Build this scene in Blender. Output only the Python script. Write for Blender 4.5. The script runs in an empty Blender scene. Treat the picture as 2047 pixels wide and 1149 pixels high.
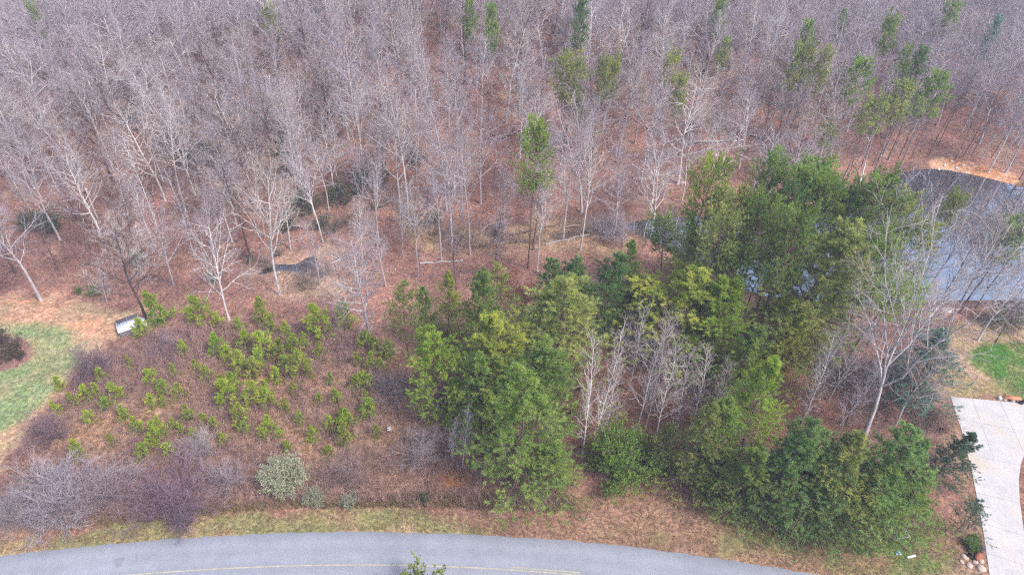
import bpy, math, random
import numpy as np
from mathutils import Vector, Matrix

# ------------------------------------------------------------------ camera, world, sun, exposure
SC = bpy.context.scene
COL = SC.collection
IW, IH, FPX = 2047.0, 1149.0, 1400.0
PITCH, ROLL, CAMZ = math.radians(40.0), math.radians(2.5), 60.0
_f = np.array([0, math.cos(PITCH), -math.sin(PITCH)])
_r0 = np.array([1.0, 0, 0]); _u0 = np.array([0, math.sin(PITCH), math.cos(PITCH)])
CR = math.cos(ROLL) * _r0 + math.sin(ROLL) * _u0
CU = math.cos(ROLL) * _u0 - math.sin(ROLL) * _r0
cd = bpy.data.cameras.new('camera'); cam = bpy.data.objects.new('camera', cd); COL.objects.link(cam)
cd.sensor_fit = 'HORIZONTAL'; cd.sensor_width = 36.0; cd.lens = FPX / IW * 36.0
cd.clip_start = 0.5; cd.clip_end = 4000
cam.matrix_world = Matrix(((CR[0], CU[0], -_f[0], 0), (CR[1], CU[1], -_f[1], 0), (CR[2], CU[2], -_f[2], CAMZ), (0, 0, 0, 1)))
SC.camera = cam

SUN_EL, SUN_AZ = math.radians(52), math.radians(122)      # azimuth clockwise from +Y
world = bpy.data.worlds.new('World'); SC.world = world; world.use_nodes = True
wn = world.node_tree; wn.nodes.clear()
sky = wn.nodes.new('ShaderNodeTexSky'); sky.sky_type = 'NISHITA'; sky.sun_disc = False
sky.sun_elevation = SUN_EL; sky.sun_rotation = SUN_AZ
sky.air_density = 1.0; sky.dust_density = 4.0; sky.ozone_density = 1.5; sky.altitude = 200
hs = wn.nodes.new('ShaderNodeHueSaturation'); hs.inputs["Saturation"].default_value = 0.98   # high thin overcast
bg = wn.nodes.new('ShaderNodeBackground'); bg.inputs['Strength'].default_value = 0.14
wo = wn.nodes.new('ShaderNodeOutputWorld')
wn.links.new(sky.outputs[0], hs.inputs['Color']); wn.links.new(hs.outputs[0], bg.inputs[0]); wn.links.new(bg.outputs[0], wo.inputs[0])
ld = bpy.data.lights.new('sun', 'SUN'); ld.energy = 1.5; ld.angle = math.radians(12); ld.color = (1.0, 0.95, 0.9)
sun = bpy.data.objects.new('sun', ld); COL.objects.link(sun)
sdir = Vector((math.sin(SUN_AZ) * math.cos(SUN_EL), math.cos(SUN_AZ) * math.cos(SUN_EL), math.sin(SUN_EL)))
sun.rotation_euler = sdir.to_track_quat('Z', 'Y').to_euler(); sun.location = (0, -20, 120)
SC.view_settings.view_transform = 'Standard'; SC.view_settings.look = 'None'
SC.view_settings.gamma = 1.0; SC.view_settings.use_curve_mapping = False
SC.view_settings.exposure = 1.26
SC.render.engine = 'CYCLES'
SC.cycles.max_bounces = 4; SC.cycles.diffuse_bounces = 2; SC.cycles.glossy_bounces = 2; SC.cycles.transmission_bounces = 3
SC.cycles.volume_bounces = 0; SC.cycles.transparent_max_bounces = 4
SC.cycles.use_denoising = False
SC.cycles.filter_width = 1.3
SC.cycles.use_adaptive_sampling = True; SC.cycles.adaptive_threshold = .03; SC.cycles.adaptive_min_samples = 40

rng = np.random.default_rng(11)
random.seed(11)

# ------------------------------------------------------------------ small maths
def nrm(a): return a / np.maximum(np.linalg.norm(a, axis=-1, keepdims=True), 1e-9)
def sst(a, b, x):
    t = np.clip((x - a) / (b - a), 0, 1); return t * t * (3 - 2 * t)
_lat = np.random.default_rng(3).random((257, 257))
def vnoise(x, y, s, o=0.0):
    u = np.asarray(x, float) * s + 37.3 + o; v = np.asarray(y, float) * s + 91.7 + o * 1.7
    iu = np.floor(u).astype(int); iv = np.floor(v).astype(int); fu = u - iu; fv = v - iv
    fu = fu * fu * (3 - 2 * fu); fv = fv * fv * (3 - 2 * fv)
    a = _lat[iu % 256, iv % 256]; b = _lat[(iu + 1) % 256, iv % 256]; c = _lat[iu % 256, (iv + 1) % 256]; d = _lat[(iu + 1) % 256, (iv + 1) % 256]
    return (a * (1 - fu) + b * fu) * (1 - fv) + (c * (1 - fu) + d * fu) * fv
def fbm(x, y, s, o=0.0): return .5 * vnoise(x, y, s, o) + .3 * vnoise(x, y, s * 2.3, o + 5) + .2 * vnoise(x, y, s * 5.1, o + 9)
def ray(px, py):
    d = _f + (px - IW / 2) / FPX * CR - (py - IH / 2) / FPX * CU
    return d
def on_plane(px, py, z=0.0):
    d = ray(px, py); t = (z - CAMZ) / d[2]; return np.array([d[0] * t, d[1] * t])
def project(x, y, z):
    p = np.array([x, y, z - CAMZ]); w = p @ _f
    return IW / 2 + FPX * (p @ CR) / w, IH / 2 - FPX * (p @ CU) / w, w
def sdist(x, y, poly, margin=9.0):
    x = np.asarray(x, float); y = np.asarray(y, float); poly = np.asarray(poly)
    lo, hi = poly.min(0) - margin, poly.max(0) + margin
    k = (x > lo[0]) & (x < hi[0]) & (y > lo[1]) & (y < hi[1])
    res = np.full(x.shape, 99.0)
    if k.any(): res[k] = _sdist(x[k], y[k], poly)
    return res
def _sdist(x, y, poly):
    best = np.full(x.shape, 1e9); ins = np.zeros(x.shape, bool)
    for (ax, ay), (bx, by) in zip(poly, np.roll(poly, -1, axis=0)):
        ex, ey = bx - ax, by - ay
        t = np.clip(((x - ax) * ex + (y - ay) * ey) / (ex * ex + ey * ey + 1e-12), 0, 1)
        best = np.minimum(best, np.hypot(x - ax - t * ex, y - ay - t * ey))
        c = ((ay > y) != (by > y)) & (x < (bx - ax) * (y - ay) / (by - ay + 1e-12) + ax)
        ins ^= c
    return np.where(ins, -best, best)
def chaikin(p, n=2, closed=True):
    p = np.asarray(p, float)
    for _ in range(n):
        q = np.roll(p, -1, axis=0) if closed else p[1:]
        a = p if closed else p[:-1]
        new = np.empty((len(a) * 2, p.shape[1])); new[0::2] = .75 * a + .25 * q; new[1::2] = .25 * a + .75 * q
        p = new if closed else np.vstack([p[:1], new, p[-1:]])
    return p

# ------------------------------------------------------------------ terrain shape
POND_Z = -1.7
POND = chaikin([on_plane(*p, POND_Z) for p in [(1235, 447), (1320, 432), (1420, 430), (1540, 424), (1650, 400), (1715, 372), (1785, 345), (1865, 334), (1935, 346), (2005, 362), (2080, 385), (2260, 430), (2330, 540), (2200, 600), (2047, 602), (1900, 602), (1760, 606), (1620, 606), (1500, 590), (1420, 550), (1345, 500), (1270, 470)]])
POOL_Z = -1.15
POOL = chaikin([on_plane(*p, POOL_Z) for p in [(511, 553), (526, 534), (556, 526), (588, 530), (612, 514), (630, 511), (638, 524), (634, 545), (624, 560), (611, 562), (603, 549), (586, 543), (562, 540), (536, 546)]])
CREEK = np.array([on_plane(*p, -1.6) for p in [(640, 470), (720, 425), (785, 400), (822, 440), (875, 462), (925, 470), (950, 492), (1010, 480), (1080, 478), (1150, 462), (1245, 450)]])
_vx = np.array([-400, -120, -60, -30, -14, 0, 20, 40, 60, 75, 95, 140, 500]); _vy = np.array([95, 92, 84, 80, 87, 88, 90, 97, 104, 112, 108, 104, 104])
def seglen(x, y, line):
    best = np.full(np.shape(x), 1e9)
    for (ax, ay), (bx, by) in zip(line[:-1], line[1:]):
        ex, ey = bx - ax, by - ay
        t = np.clip(((x - ax) * ex + (y - ay) * ey) / (ex * ex + ey * ey), 0, 1)
        best = np.minimum(best, np.hypot(x - ax - t * ex, y - ay - t * ey))
    return best
def hgt(x, y):
    x = np.asarray(x, float); y = np.asarray(y, float)
    V = np.interp(x, _vx, _vy)
    z = -1.3 * sst(56, V - 2, y)
    d = np.minimum(y - V - 2, 140)
    z = z + np.where(d > 0, .15 * np.sqrt(d * d + 36) - .9, 0)
    a = sst(60, 72, y)
    z = z + a * ((fbm(x, y, .05) - .5) * 1.1 + sst(100, 150, y) * (fbm(x, y, .018, 3) - .5) * 7)
    fld = sst(8, 2, x) * sst(38.5, 43, y) * sst(-62, -50, x)
    z = z + fld * (vnoise(x, y, .5) - .5) * .25
    c = seglen(x, y, CREEK); z = z - .6 * sst(1.5, .3, c + (vnoise(x, y, .5, 4) - .4) * 2.4)
    dp = sdist(x, y, POND); bank = POND_Z + .12 + .25 * np.clip(dp, 0, 3)
    z = np.where(dp > 0, np.minimum(z, 1e9) * sst(0, 5, dp) + bank * (1 - sst(0, 5, dp)), POND_Z + .1 - np.minimum(1.2, -dp * .45))
    dq = sdist(x, y, POOL); bank = POOL_Z + .06 + .2 * np.clip(dq, 0, 2)
    z = np.where(dq > 0, z * sst(0, 3.5, dq) + bank * (1 - sst(0, 3.5, dq)), POOL_Z + .05 - np.minimum(.7, -dq * .5))
    return z
_hx = np.arange(-175, 190, .8); _hy = np.arange(14, 300, .8)
_HG = hgt(*np.meshgrid(_hx, _hy))
def hq(x, y):
    u = np.clip((np.asarray(x, float) + 175) / .8, 0, len(_hx) - 1.001); v = np.clip((np.asarray(y, float) - 14) / .8, 0, len(_hy) - 1.001)
    i = u.astype(int); j = v.astype(int); a = u - i; b = v - j
    return (_HG[j, i] * (1 - a) + _HG[j, i + 1] * a) * (1 - b) + (_HG[j + 1, i] * (1 - a) + _HG[j + 1, i + 1] * a) * b
def h1(x, y): return float(hq(x, y))
def ground(px, py):
    z = 0.0
    for _ in range(25):
        p = on_plane(px, py, z); z = .5 * z + .5 * h1(*p)
    return np.array([p[0], p[1], h1(*p)])
def from_top(px, py, H):
    z = 0.0
    for _ in range(25):
        p = on_plane(px, py, z + H); z = .5 * z + .5 * h1(*p)
    return p[0], p[1]
def height_to(x, y, py):                                   # height at which a vertical at x,y reaches image row py
    lo, hi = 0.1, 45.0; z0 = h1(x, y)
    for _ in range(40):
        m = (lo + hi) / 2
        if project(x, y, z0 + m)[1] > py: lo = m
        else: hi = m
    return lo

# ------------------------------------------------------------------ mesh helpers
def mesh_np(name, V, Q=None, T=None, mats=(), var=None, smooth=False, mi=None):
    V = np.asarray(V, np.float32).reshape(-1, 3)
    Q = np.zeros((0, 4), np.int32) if Q is None else np.asarray(Q, np.int32).reshape(-1, 4)
    T = np.zeros((0, 3), np.int32) if T is None else np.asarray(T, np.int32).reshape(-1, 3)
    me = bpy.data.meshes.new(name)
    me.vertices.add(len(V)); me.vertices.foreach_set('co', V.ravel())
    loops = np.concatenate([Q.ravel(), T.ravel()]).astype(np.int32)
    me.loops.add(len(loops)); me.loops.foreach_set('vertex_index', loops)
    nq, nt = len(Q), len(T)
    me.polygons.add(nq + nt)
    st = np.concatenate([np.arange(nq) * 4, nq * 4 + np.arange(nt) * 3]).astype(np.int32)
    me.polygons.foreach_set('loop_start', st)
    me.polygons.foreach_set('loop_total', np.concatenate([np.full(nq, 4), np.full(nt, 3)]).astype(np.int32))
    if smooth: me.polygons.foreach_set('use_smooth', np.ones(nq + nt, bool))
    if mi is not None: me.polygons.foreach_set('material_index', np.asarray(mi, np.int32))
    for m in mats: me.materials.append(m)
    if var is not None:
        a = me.attributes.new('var', 'FLOAT', 'POINT'); a.data.foreach_set('value', np.asarray(var, np.float32))
    me.update(calc_edges=True)
    return me
class MB:
    def __init__(s): s.V = []; s.Q = []; s.T = []; s.var = []; s.n = 0
    def add(s, V, Q=None, T=None, var=None):
        V = np.asarray(V, float).reshape(-1, 3)
        if Q is not None and len(Q): s.Q.append(np.asarray(Q).reshape(-1, 4) + s.n)
        if T is not None and len(T): s.T.append(np.asarray(T).reshape(-1, 3) + s.n)
        s.var.append(np.full(len(V), .5) if var is None else np.asarray(var)); s.V.append(V); s.n += len(V)
    def mesh(s, name, mats, smooth=False):
        return mesh_np(name, np.vstack(s.V), np.vstack(s.Q) if s.Q else None, np.vstack(s.T) if s.T else None, mats, np.concatenate(s.var), smooth)
    def box(s, c, size, rz=0.0, taper=1.0):
        x, y, z = np.array(size) / 2
        v = np.array([[-x, -y, -z], [x, -y, -z], [x, y, -z], [-x, y, -z], [-x * taper, -y * taper, z], [x * taper, -y * taper, z], [x * taper, y * taper, z], [-x * taper, y * taper, z]])
        cs, sn = math.cos(rz), math.sin(rz); v[:, :2] = v[:, :2] @ np.array([[cs, sn], [-sn, cs]])
        s.add(v + np.array(c), [[0, 3, 2, 1], [4, 5, 6, 7], [0, 1, 5, 4], [1, 2, 6, 5], [2, 3, 7, 6], [3, 0, 4, 7]])
    def tube(s, P, R, n=6, var=None):
        s.add(*tubes(np.asarray(P, float)[None], np.asarray(R, float)[None], n), var=None)
def tubes(P, R, n):
    N, k, _ = P.shape
    t = np.empty_like(P); t[:, 1:-1] = P[:, 2:] - P[:, :-2]; t[:, 0] = P[:, 1] - P[:, 0]; t[:, -1] = P[:, -1] - P[:, -2]; t = nrm(t)
    ref = np.where(np.abs(t[:, :1, 2:3]) > .8, np.array([1.0, .2, 0]), np.array([0, .1, 1.0])) * np.ones((N, k, 1))
    a = nrm(np.cross(t, ref)); b = np.cross(t, a)
    th = np.arange(n) / n * 2 * math.pi
    V = P[:, :, None, :] + R[:, :, None, None] * (np.cos(th)[None, None, :, None] * a[:, :, None, :] + np.sin(th)[None, None, :, None] * b[:, :, None, :])
    i = np.arange(n); j = (i + 1) % n
    base = (np.arange(N) * k * n)[:, None, None] + (np.arange(k - 1) * n)[None, :, None]
    Q = np.stack([base + i, base + j, base + n + j, base + n + i], -1).reshape(-1, 4)
    return V.reshape(-1, 3), Q
def obj(name, me, parent=None, loc=(0, 0, 0), rz=0.0):
    o = bpy.data.objects.new(name, me); COL.objects.link(o); o.location = loc; o.rotation_euler = (0, 0, rz)
    if parent is not None: o.parent = parent
    return o
def empty(name, loc=(0, 0, 0), rz=0.0):
    o = bpy.data.objects.new(name, None); COL.objects.link(o); o.location = loc; o.rotation_euler = (0, 0, rz); o.empty_display_size = .3
    return o
def tag(o, label, cat, group=None):
    o['label'] = label; o['category'] = cat
    if group: o['group'] = group
    return o
def struct(o): o['kind'] = 'structure'; return o
def stuff(o, label=None, cat=None):
    o['kind'] = 'stuff'
    if label: o['label'] = label
    if cat: o['category'] = cat
    return o

# ------------------------------------------------------------------ materials
def newmat(name):
    m = bpy.data.materials.new(name); m.use_nodes = True; nt = m.node_tree; nt.nodes.clear()
    out = nt.nodes.new('ShaderNodeOutputMaterial'); return m, nt, out
def N(nt, t, **kw):
    n = nt.nodes.new(t)
    for k, v in kw.items():
        if k in n.inputs: n.inputs[k].default_value = v
        else: setattr(n, k, v)
    return n
def noise_mul(nt, color_out, scale, lo, hi, detail=3.0, coord='Object', rough=.6, stretch=None):
    tc = N(nt, 'ShaderNodeTexCoord'); nz = N(nt, 'ShaderNodeTexNoise', Scale=scale, Detail=detail, Roughness=rough)
    if stretch:
        mp = N(nt, 'ShaderNodeMapping'); mp.inputs['Scale'].default_value = stretch
        nt.links.new(tc.outputs[coord], mp.inputs[0]); nt.links.new(mp.outputs[0], nz.inputs['Vector'])
    else: nt.links.new(tc.outputs[coord], nz.inputs['Vector'])
    mr = N(nt, 'ShaderNodeMapRange'); mr.inputs[1].default_value = .3; mr.inputs[2].default_value = .7; mr.inputs[3].default_value = lo; mr.inputs[4].default_value = hi
    nt.links.new(nz.outputs[0], mr.inputs[0])
    vm = N(nt, 'ShaderNodeVectorMath', operation='SCALE'); nt.links.new(color_out, vm.inputs[0]); nt.links.new(mr.outputs[0], vm.inputs['Scale'])
    return vm.outputs[0], nz
def plain(name, col, rough=.7, lo=.8, hi=1.15, scale=6.0, metal=0.0, bump=0.0, detail=4.0, spec=.3):
    m, nt, out = newmat(name)
    rgb = N(nt, 'ShaderNodeRGB'); rgb.outputs[0].default_value = (*col, 1)
    c, nz = noise_mul(nt, rgb.outputs[0], scale, lo, hi, detail)
    b = N(nt, 'ShaderNodeBsdfPrincipled', Roughness=rough, Metallic=metal); b.inputs['Specular IOR Level'].default_value = spec
    nt.links.new(c, b.inputs['Base Color'])
    if bump:
        bp = N(nt, 'ShaderNodeBump', Strength=bump, Distance=.05); nt.links.new(nz.outputs[0], bp.inputs['Height']); nt.links.new(bp.outputs[0], b.inputs['Normal'])
    nt.links.new(b.outputs[0], out.inputs[0]); return m
def leafmat(name, trans=.48, lo=.6, hi=1.38):
    m, nt, out = newmat(name)
    oi = N(nt, 'ShaderNodeObjectInfo'); at = N(nt, 'ShaderNodeAttribute', attribute_name='var')
    mr = N(nt, 'ShaderNodeMapRange'); mr.inputs[3].default_value = lo; mr.inputs[4].default_value = hi
    nt.links.new(at.outputs['Fac'], mr.inputs[0])
    vm = N(nt, 'ShaderNodeVectorMath', operation='SCALE'); nt.links.new(oi.outputs['Color'], vm.inputs[0]); nt.links.new(mr.outputs[0], vm.inputs['Scale'])
    hsv = N(nt, 'ShaderNodeHueSaturation'); nt.links.new(vm.outputs[0], hsv.inputs['Color'])
    mh = N(nt, 'ShaderNodeMapRange'); mh.inputs[3].default_value = .52; mh.inputs[4].default_value = .478; nt.links.new(at.outputs['Fac'], mh.inputs[0]); nt.links.new(mh.outputs[0], hsv.inputs['Hue'])
    d = N(nt, 'ShaderNodeBsdfDiffuse'); t = N(nt, 'ShaderNodeBsdfTranslucent'); mx = N(nt, 'ShaderNodeMixShader', Fac=trans)
    nt.links.new(hsv.outputs[0], d.inputs[0]); nt.links.new(hsv.outputs[0], t.inputs[0])
    nt.links.new(d.outputs[0], mx.inputs[1]); nt.links.new(t.outputs[0], mx.inputs[2]); nt.links.new(mx.outputs[0], out.inputs[0]); return m
def woodmat(name, scale=3.0, lo=.6, hi=1.3, stretch=(1, 1, .25)):
    m, nt, out = newmat(name)
    oi = N(nt, 'ShaderNodeObjectInfo'); c, nz = noise_mul(nt, oi.outputs['Color'], scale, lo, hi, 4, stretch=stretch)
    b = N(nt, 'ShaderNodeBsdfPrincipled', Roughness=.9); b.inputs['Specular IOR Level'].default_value = .1
    bp = N(nt, 'ShaderNodeBump', Strength=.6, Distance=.04); nt.links.new(nz.outputs[0], bp.inputs['Height']); nt.links.new(bp.outputs[0], b.inputs['Normal'])
    nt.links.new(c, b.inputs['Base Color']); nt.links.new(b.outputs[0], out.inputs[0]); return m
M_LEAF = leafmat('needles'); M_WOOD = woodmat('bark'); M_TWIG = woodmat('twigs', 1.2, .75, 1.25, (1, 1, 1)); M_BRUSH = woodmat('brush_stems', .9, .5, 1.5, (1, 1, .3))
def groundmat():
    m, nt, out = newmat('ground_cover')
    at = N(nt, 'ShaderNodeAttribute', attribute_name='cover')
    c, n1 = noise_mul(nt, at.outputs['Color'], 2.6, .62, 1.38, 6, rough=.75)
    c, n2 = noise_mul(nt, c, .33, .8, 1.2, 3)
    tc = N(nt, 'ShaderNodeTexCoord'); vo = N(nt, 'ShaderNodeTexVoronoi', Scale=3.4); nt.links.new(tc.outputs['Object'], vo.inputs['Vector'])
    hsv = N(nt, 'ShaderNodeHueSaturation'); nt.links.new(c, hsv.inputs['Color'])
    sx = N(nt, 'ShaderNodeSeparateXYZ'); nt.links.new(vo.outputs['Color'], sx.inputs[0])
    mh = N(nt, 'ShaderNodeMapRange'); mh.inputs[3].default_value = .485; mh.inputs[4].default_value = .515; nt.links.new(sx.outputs[0], mh.inputs[0]); nt.links.new(mh.outputs[0], hsv.inputs['Hue'])
    mv = N(nt, 'ShaderNodeMapRange'); mv.inputs[3].default_value = .72; mv.inputs[4].default_value = 1.28; nt.links.new(sx.outputs[1], mv.inputs[0]); nt.links.new(mv.outputs[0], hsv.inputs['Value'])
    b = N(nt, 'ShaderNodeBsdfPrincipled', Roughness=.95); b.inputs['Specular IOR Level'].default_value = .05
    nt.links.new(hsv.outputs[0], b.inputs['Base Color'])
    bp = N(nt, 'ShaderNodeBump', Strength=.7, Distance=.12); nt.links.new(n1.outputs[0], bp.inputs['Height']); nt.links.new(bp.outputs[0], b.inputs['Normal'])
    nt.links.new(b.outputs[0], out.inputs[0]); return m
def watermat(name, col, fac):
    m, nt, out = newmat(name)
    d = N(nt, 'ShaderNodeBsdfDiffuse'); d.inputs[0].default_value = (*col, 1)
    g = N(nt, 'ShaderNodeBsdfGlossy', Roughness=.012); g.inputs[0].default_value = (1, 1, 1, 1)
    tc = N(nt, 'ShaderNodeTexCoord'); nz = N(nt, 'ShaderNodeTexNoise', Scale=.9, Detail=2.0); nt.links.new(tc.outputs['Object'], nz.inputs['Vector'])
    bp = N(nt, 'ShaderNodeBump', Strength=.03, Distance=.06); nt.links.new(nz.outputs[0], bp.inputs['Height']); nt.links.new(bp.outputs[0], g.inputs['Normal'])
    fr = N(nt, 'ShaderNodeFresnel', IOR=1.33)
    ad = N(nt, 'ShaderNodeMath', operation='ADD'); ad.inputs[1].default_value = fac; nt.links.new(fr.outputs[0], ad.inputs[0])
    mx = N(nt, 'ShaderNodeMixShader'); nt.links.new(ad.outputs[0], mx.inputs[0]); nt.links.new(d.outputs[0], mx.inputs[1]); nt.links.new(g.outputs[0], mx.inputs[2]); nt.links.new(mx.outputs[0], out.inputs[0]); return m
M_GROUND = groundmat()
M_ROAD = None
M_PAINT = plain('road_paint', (.40, .37, .28), .8, .62, 1.12, 1.6, detail=8)
def concmat():
    m, nt, out = newmat('concrete'); rgb = N(nt, 'ShaderNodeRGB'); rgb.outputs[0].default_value = (.44, .42, .415, 1)
    c, _ = noise_mul(nt, rgb.outputs[0], .45, .84, 1.1, 6, rough=.65); c, _ = noise_mul(nt, c, 7.0, .93, 1.06, 4)
    tc = N(nt, 'ShaderNodeTexCoord'); nz = N(nt, 'ShaderNodeTexNoise', Scale=.22, Detail=4.0); nt.links.new(tc.outputs['Object'], nz.inputs['Vector'])
    mr = N(nt, 'ShaderNodeMapRange'); mr.inputs[1].default_value = .5; mr.inputs[2].default_value = .72; mr.inputs[4].default_value = .75; nt.links.new(nz.outputs[0], mr.inputs[0])
    mx = N(nt, 'ShaderNodeMix', data_type='RGBA'); nt.links.new(mr.outputs[0], mx.inputs[0]); nt.links.new(c, mx.inputs[6]); mx.inputs[7].default_value = (.42, .34, .25, 1)
    b = N(nt, 'ShaderNodeBsdfPrincipled', Roughness=.85); b.inputs['Specular IOR Level'].default_value = .2; nt.links.new(mx.outputs[2], b.inputs['Base Color']); nt.links.new(b.outputs[0], out.inputs[0]); return m
M_CONC = concmat()
M_WATER = watermat("pond_water", (.007, .008, .012), .56)
M_POOLW = watermat("pool_water", (.03, .025, .017), .3)

# ------------------------------------------------------------------ ground sheet
def gpoly(pts, ch=1): return chaikin([ground(*p)[:2] for p in pts], ch)
def axis(a, b, step, far):
    core = np.arange(a, b + 1e-6, step); g = step * 1.35 ** np.arange(1, 40); g = np.cumsum(g); g = g[g < far]
    return np.concatenate([(a - g)[::-1], core, b + g])
gx = axis(-112, 122, .54, 560); gy = axis(24, 172, .54, 520); gy = gy[gy > -420]
X, Y = np.meshgrid(gx, gy); Z = hgt(X, Y)
LITTER = np.array([.225, .118, .09]); LITTER2 = np.array([.16, .084, .068])
Cc = np.empty(X.shape + (3,))
n1 = sst(.25, .75, fbm(X, Y, .13, 1))[..., None]; n2 = sst(.55, .8, fbm(X, Y, .3, 12))[..., None]; Cc[:] = (LITTER * n1 * 1.3 + LITTER2 * (1 - n1) * .95) * (1 - n2) + np.array([.27, .17, .12]) * n2
def zone(poly, col, edge, col2=None, s=.25, wob=2.0, amount=1.0):
    global Cc
    sd = sdist(X, Y, poly); m = sd < 20; x, y = X[m], Y[m]
    d = sd[m] + (fbm(x, y, .35, 7) - .5) * wob * 2
    w = sst(edge, -edge, d)[..., None] * amount
    c = np.array(col) * np.ones((len(x), 3))
    if col2 is not None:
        k = sst(.36, .64, fbm(x, y, s, 2))[..., None]; c = c * (1 - k) + np.array(col2) * k
    Cc[m] = Cc[m] * (1 - w) + c * w
STRAW = (.34, .225, .135)
Z_FIELD = gpoly([(20, 1040), (30, 930), (90, 830), (170, 730), (260, 690), (330, 660), (560, 640), (700, 670), (790, 720), (850, 800), (900, 900), (1000, 960), (1150, 985), (1140, 1030), (800, 1010), (500, 1010), (300, 1030), (150, 1060)])
zone(Z_FIELD, (.165, .098, .077), 1.0, (.33, .205, .135), .3)
zone(gpoly([(790, 410), (850, 440), (900, 460), (1000, 455), (1100, 440), (1200, 450), (1290, 470), (1240, 520), (1100, 510), (1000, 510), (900, 510), (820, 480), (790, 450)]), STRAW, 1.5, (.24, .14, .09))
zone(gpoly([(480, 560), (520, 520), (640, 490), (700, 490), (740, 540), (700, 590), (600, 600), (520, 585)]), (.40, .27, .19), 1.0, (.28, .165, .12))
zone(gpoly([(-200, 590), (0, 588), (120, 598), (230, 615), (330, 620), (320, 650), (240, 680), (170, 740), (100, 820), (40, 900), (0, 960), (-200, 1000)]), (.42, .235, .15), .8, (.34, .235, .145))
zone(gpoly([(-200, 655), (0, 640), (100, 650), (160, 672), (160, 730), (110, 790), (40, 850), (-20, 880), (-200, 900)]), (.185, .235, .105), 1.2, (.27, .255, .135), .4)
zone(gpoly([(20, 600), (70, 594), (75, 604), (30, 612)]), (.55, .26, .15), .8)
zone(gpoly([(130, 628), (200, 624), (235, 632), (190, 652), (140, 645)]), (.52, .26, .155), .8, (.4, .25, .15))
zone(gpoly([(-120, 672), (10, 668), (50, 674), (70, 695), (64, 718), (30, 738), (-20, 745), (-120, 750)]), (.215, .118, .10), .15, wob=.15)
kc = .75 * sst(1.1, .3, seglen(X, Y, CREEK) + (fbm(X, Y, .5, 4) - .42) * 3.2)[..., None]; Cc = Cc * (1 - kc) + np.array([.055, .042, .034]) * kc
kb = sst(2.2, .6, sdist(X, Y, POND) + (fbm(X, Y, .5, 6) - .5) * 2.5)[..., None]; Cc = Cc * (1 - .6 * kb) + np.array([.10, .066, .05]) * .6 * kb
VERGE = gpoly([(-200, 1110), (0, 1075), (150, 1058), (330, 1035), (520, 1015), (800, 1010), (1000, 1028), (1150, 1030), (1170, 975), (1350, 985), (1500, 1010), (1700, 1060), (1830, 1060), (1940, 1000), (1990, 1180), (1700, 1300), (800, 1300), (-200, 1300)], 1)
zone(VERGE, (.225, .128, .09), .8, (.245, .15, .098), .3)
zone(gpoly([(-200, 1120), (0, 1082), (330, 1045), (520, 1025), (800, 1022), (900, 1045), (1000, 1075), (600, 1085), (0, 1130)]), (.185, .175, .075), .6, (.255, .185, .1), .35)
zone(gpoly([(1250, 1065), (1500, 1050), (1700, 1080), (1850, 1060), (1930, 1080), (1930, 1150), (1700, 1170), (1450, 1110)]), (.19, .16, .075), 1.0, (.235, .15, .09), .3)
zone(gpoly([(1650, 1090), (1800, 1060), (1900, 1050), (1920, 1110), (1850, 1150), (1720, 1140)]), (.11, .15, .045), .6, (.22, .15, .085), .5)
zone(gpoly([(880, 930), (930, 925), (945, 960), (900, 975)]), (.36, .165, .075), .8)
zone(gpoly([(1150, 700), (1450, 650), (1700, 700), (1800, 820), (1650, 900), (1300, 930), (1150, 900)]), (.20, .092, .062), 2, (.15, .075, .055))
zone(gpoly([(1900, 630), (2100, 610), (2300, 640), (2300, 880), (2150, 850), (2040, 810), (1900, 795), (1850, 760)]), (.315, .215, .14), .8, (.25, .19, .095), .3)
zone(gpoly([(1945, 690), (2047, 683), (2300, 690), (2300, 850), (2090, 815), (2040, 795), (1985, 765), (1950, 730)]), (.065, .16, .03), .6, (.17, .185, .07), .45, wob=1.6)
zone(gpoly([(1850, 334), (1875, 312), (1930, 320), (2035, 345), (2050, 376), (1960, 358), (1900, 344)]), (.46, .215, .11), .5, (.50, .29, .18), .6, wob=.6)
zone(gpoly([(1895, 800), (1865, 830), (1890, 930), (1930, 1010), (1950, 1100), (1985, 1160), (1975, 1060), (1950, 960), (1925, 870)]), (.25, .15, .105), .4, (.2, .13, .08), .6, wob=.4)
zone(gpoly([(2052, 880), (2042, 930), (2040, 965), (2047, 1040), (2058, 1110), (2200, 1150), (2250, 920)]), (.23, .12, .085), .15, wob=.1)
zone(gpoly([(1925, 1080), (1955, 1095), (1975, 1140), (1950, 1165), (1900, 1130)]), (.3, .2, .14), .4)
me = mesh_np('ground', np.stack([X, Y, Z], -1), Q=(lambda i: np.stack([i[:-1, :-1], i[:-1, 1:], i[1:, 1:], i[1:, :-1]], -1).reshape(-1, 4))(np.arange(X.size).reshape(X.shape)), mats=[M_GROUND], smooth=True)
a = me.attributes.new('cover', 'FLOAT_COLOR', 'POINT'); a.data.foreach_set('color', np.concatenate([Cc, np.ones(X.shape + (1,))], -1).astype(np.float32).ravel())
struct(obj('ground', me))
del X, Y, Z, Cc, n1

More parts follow.
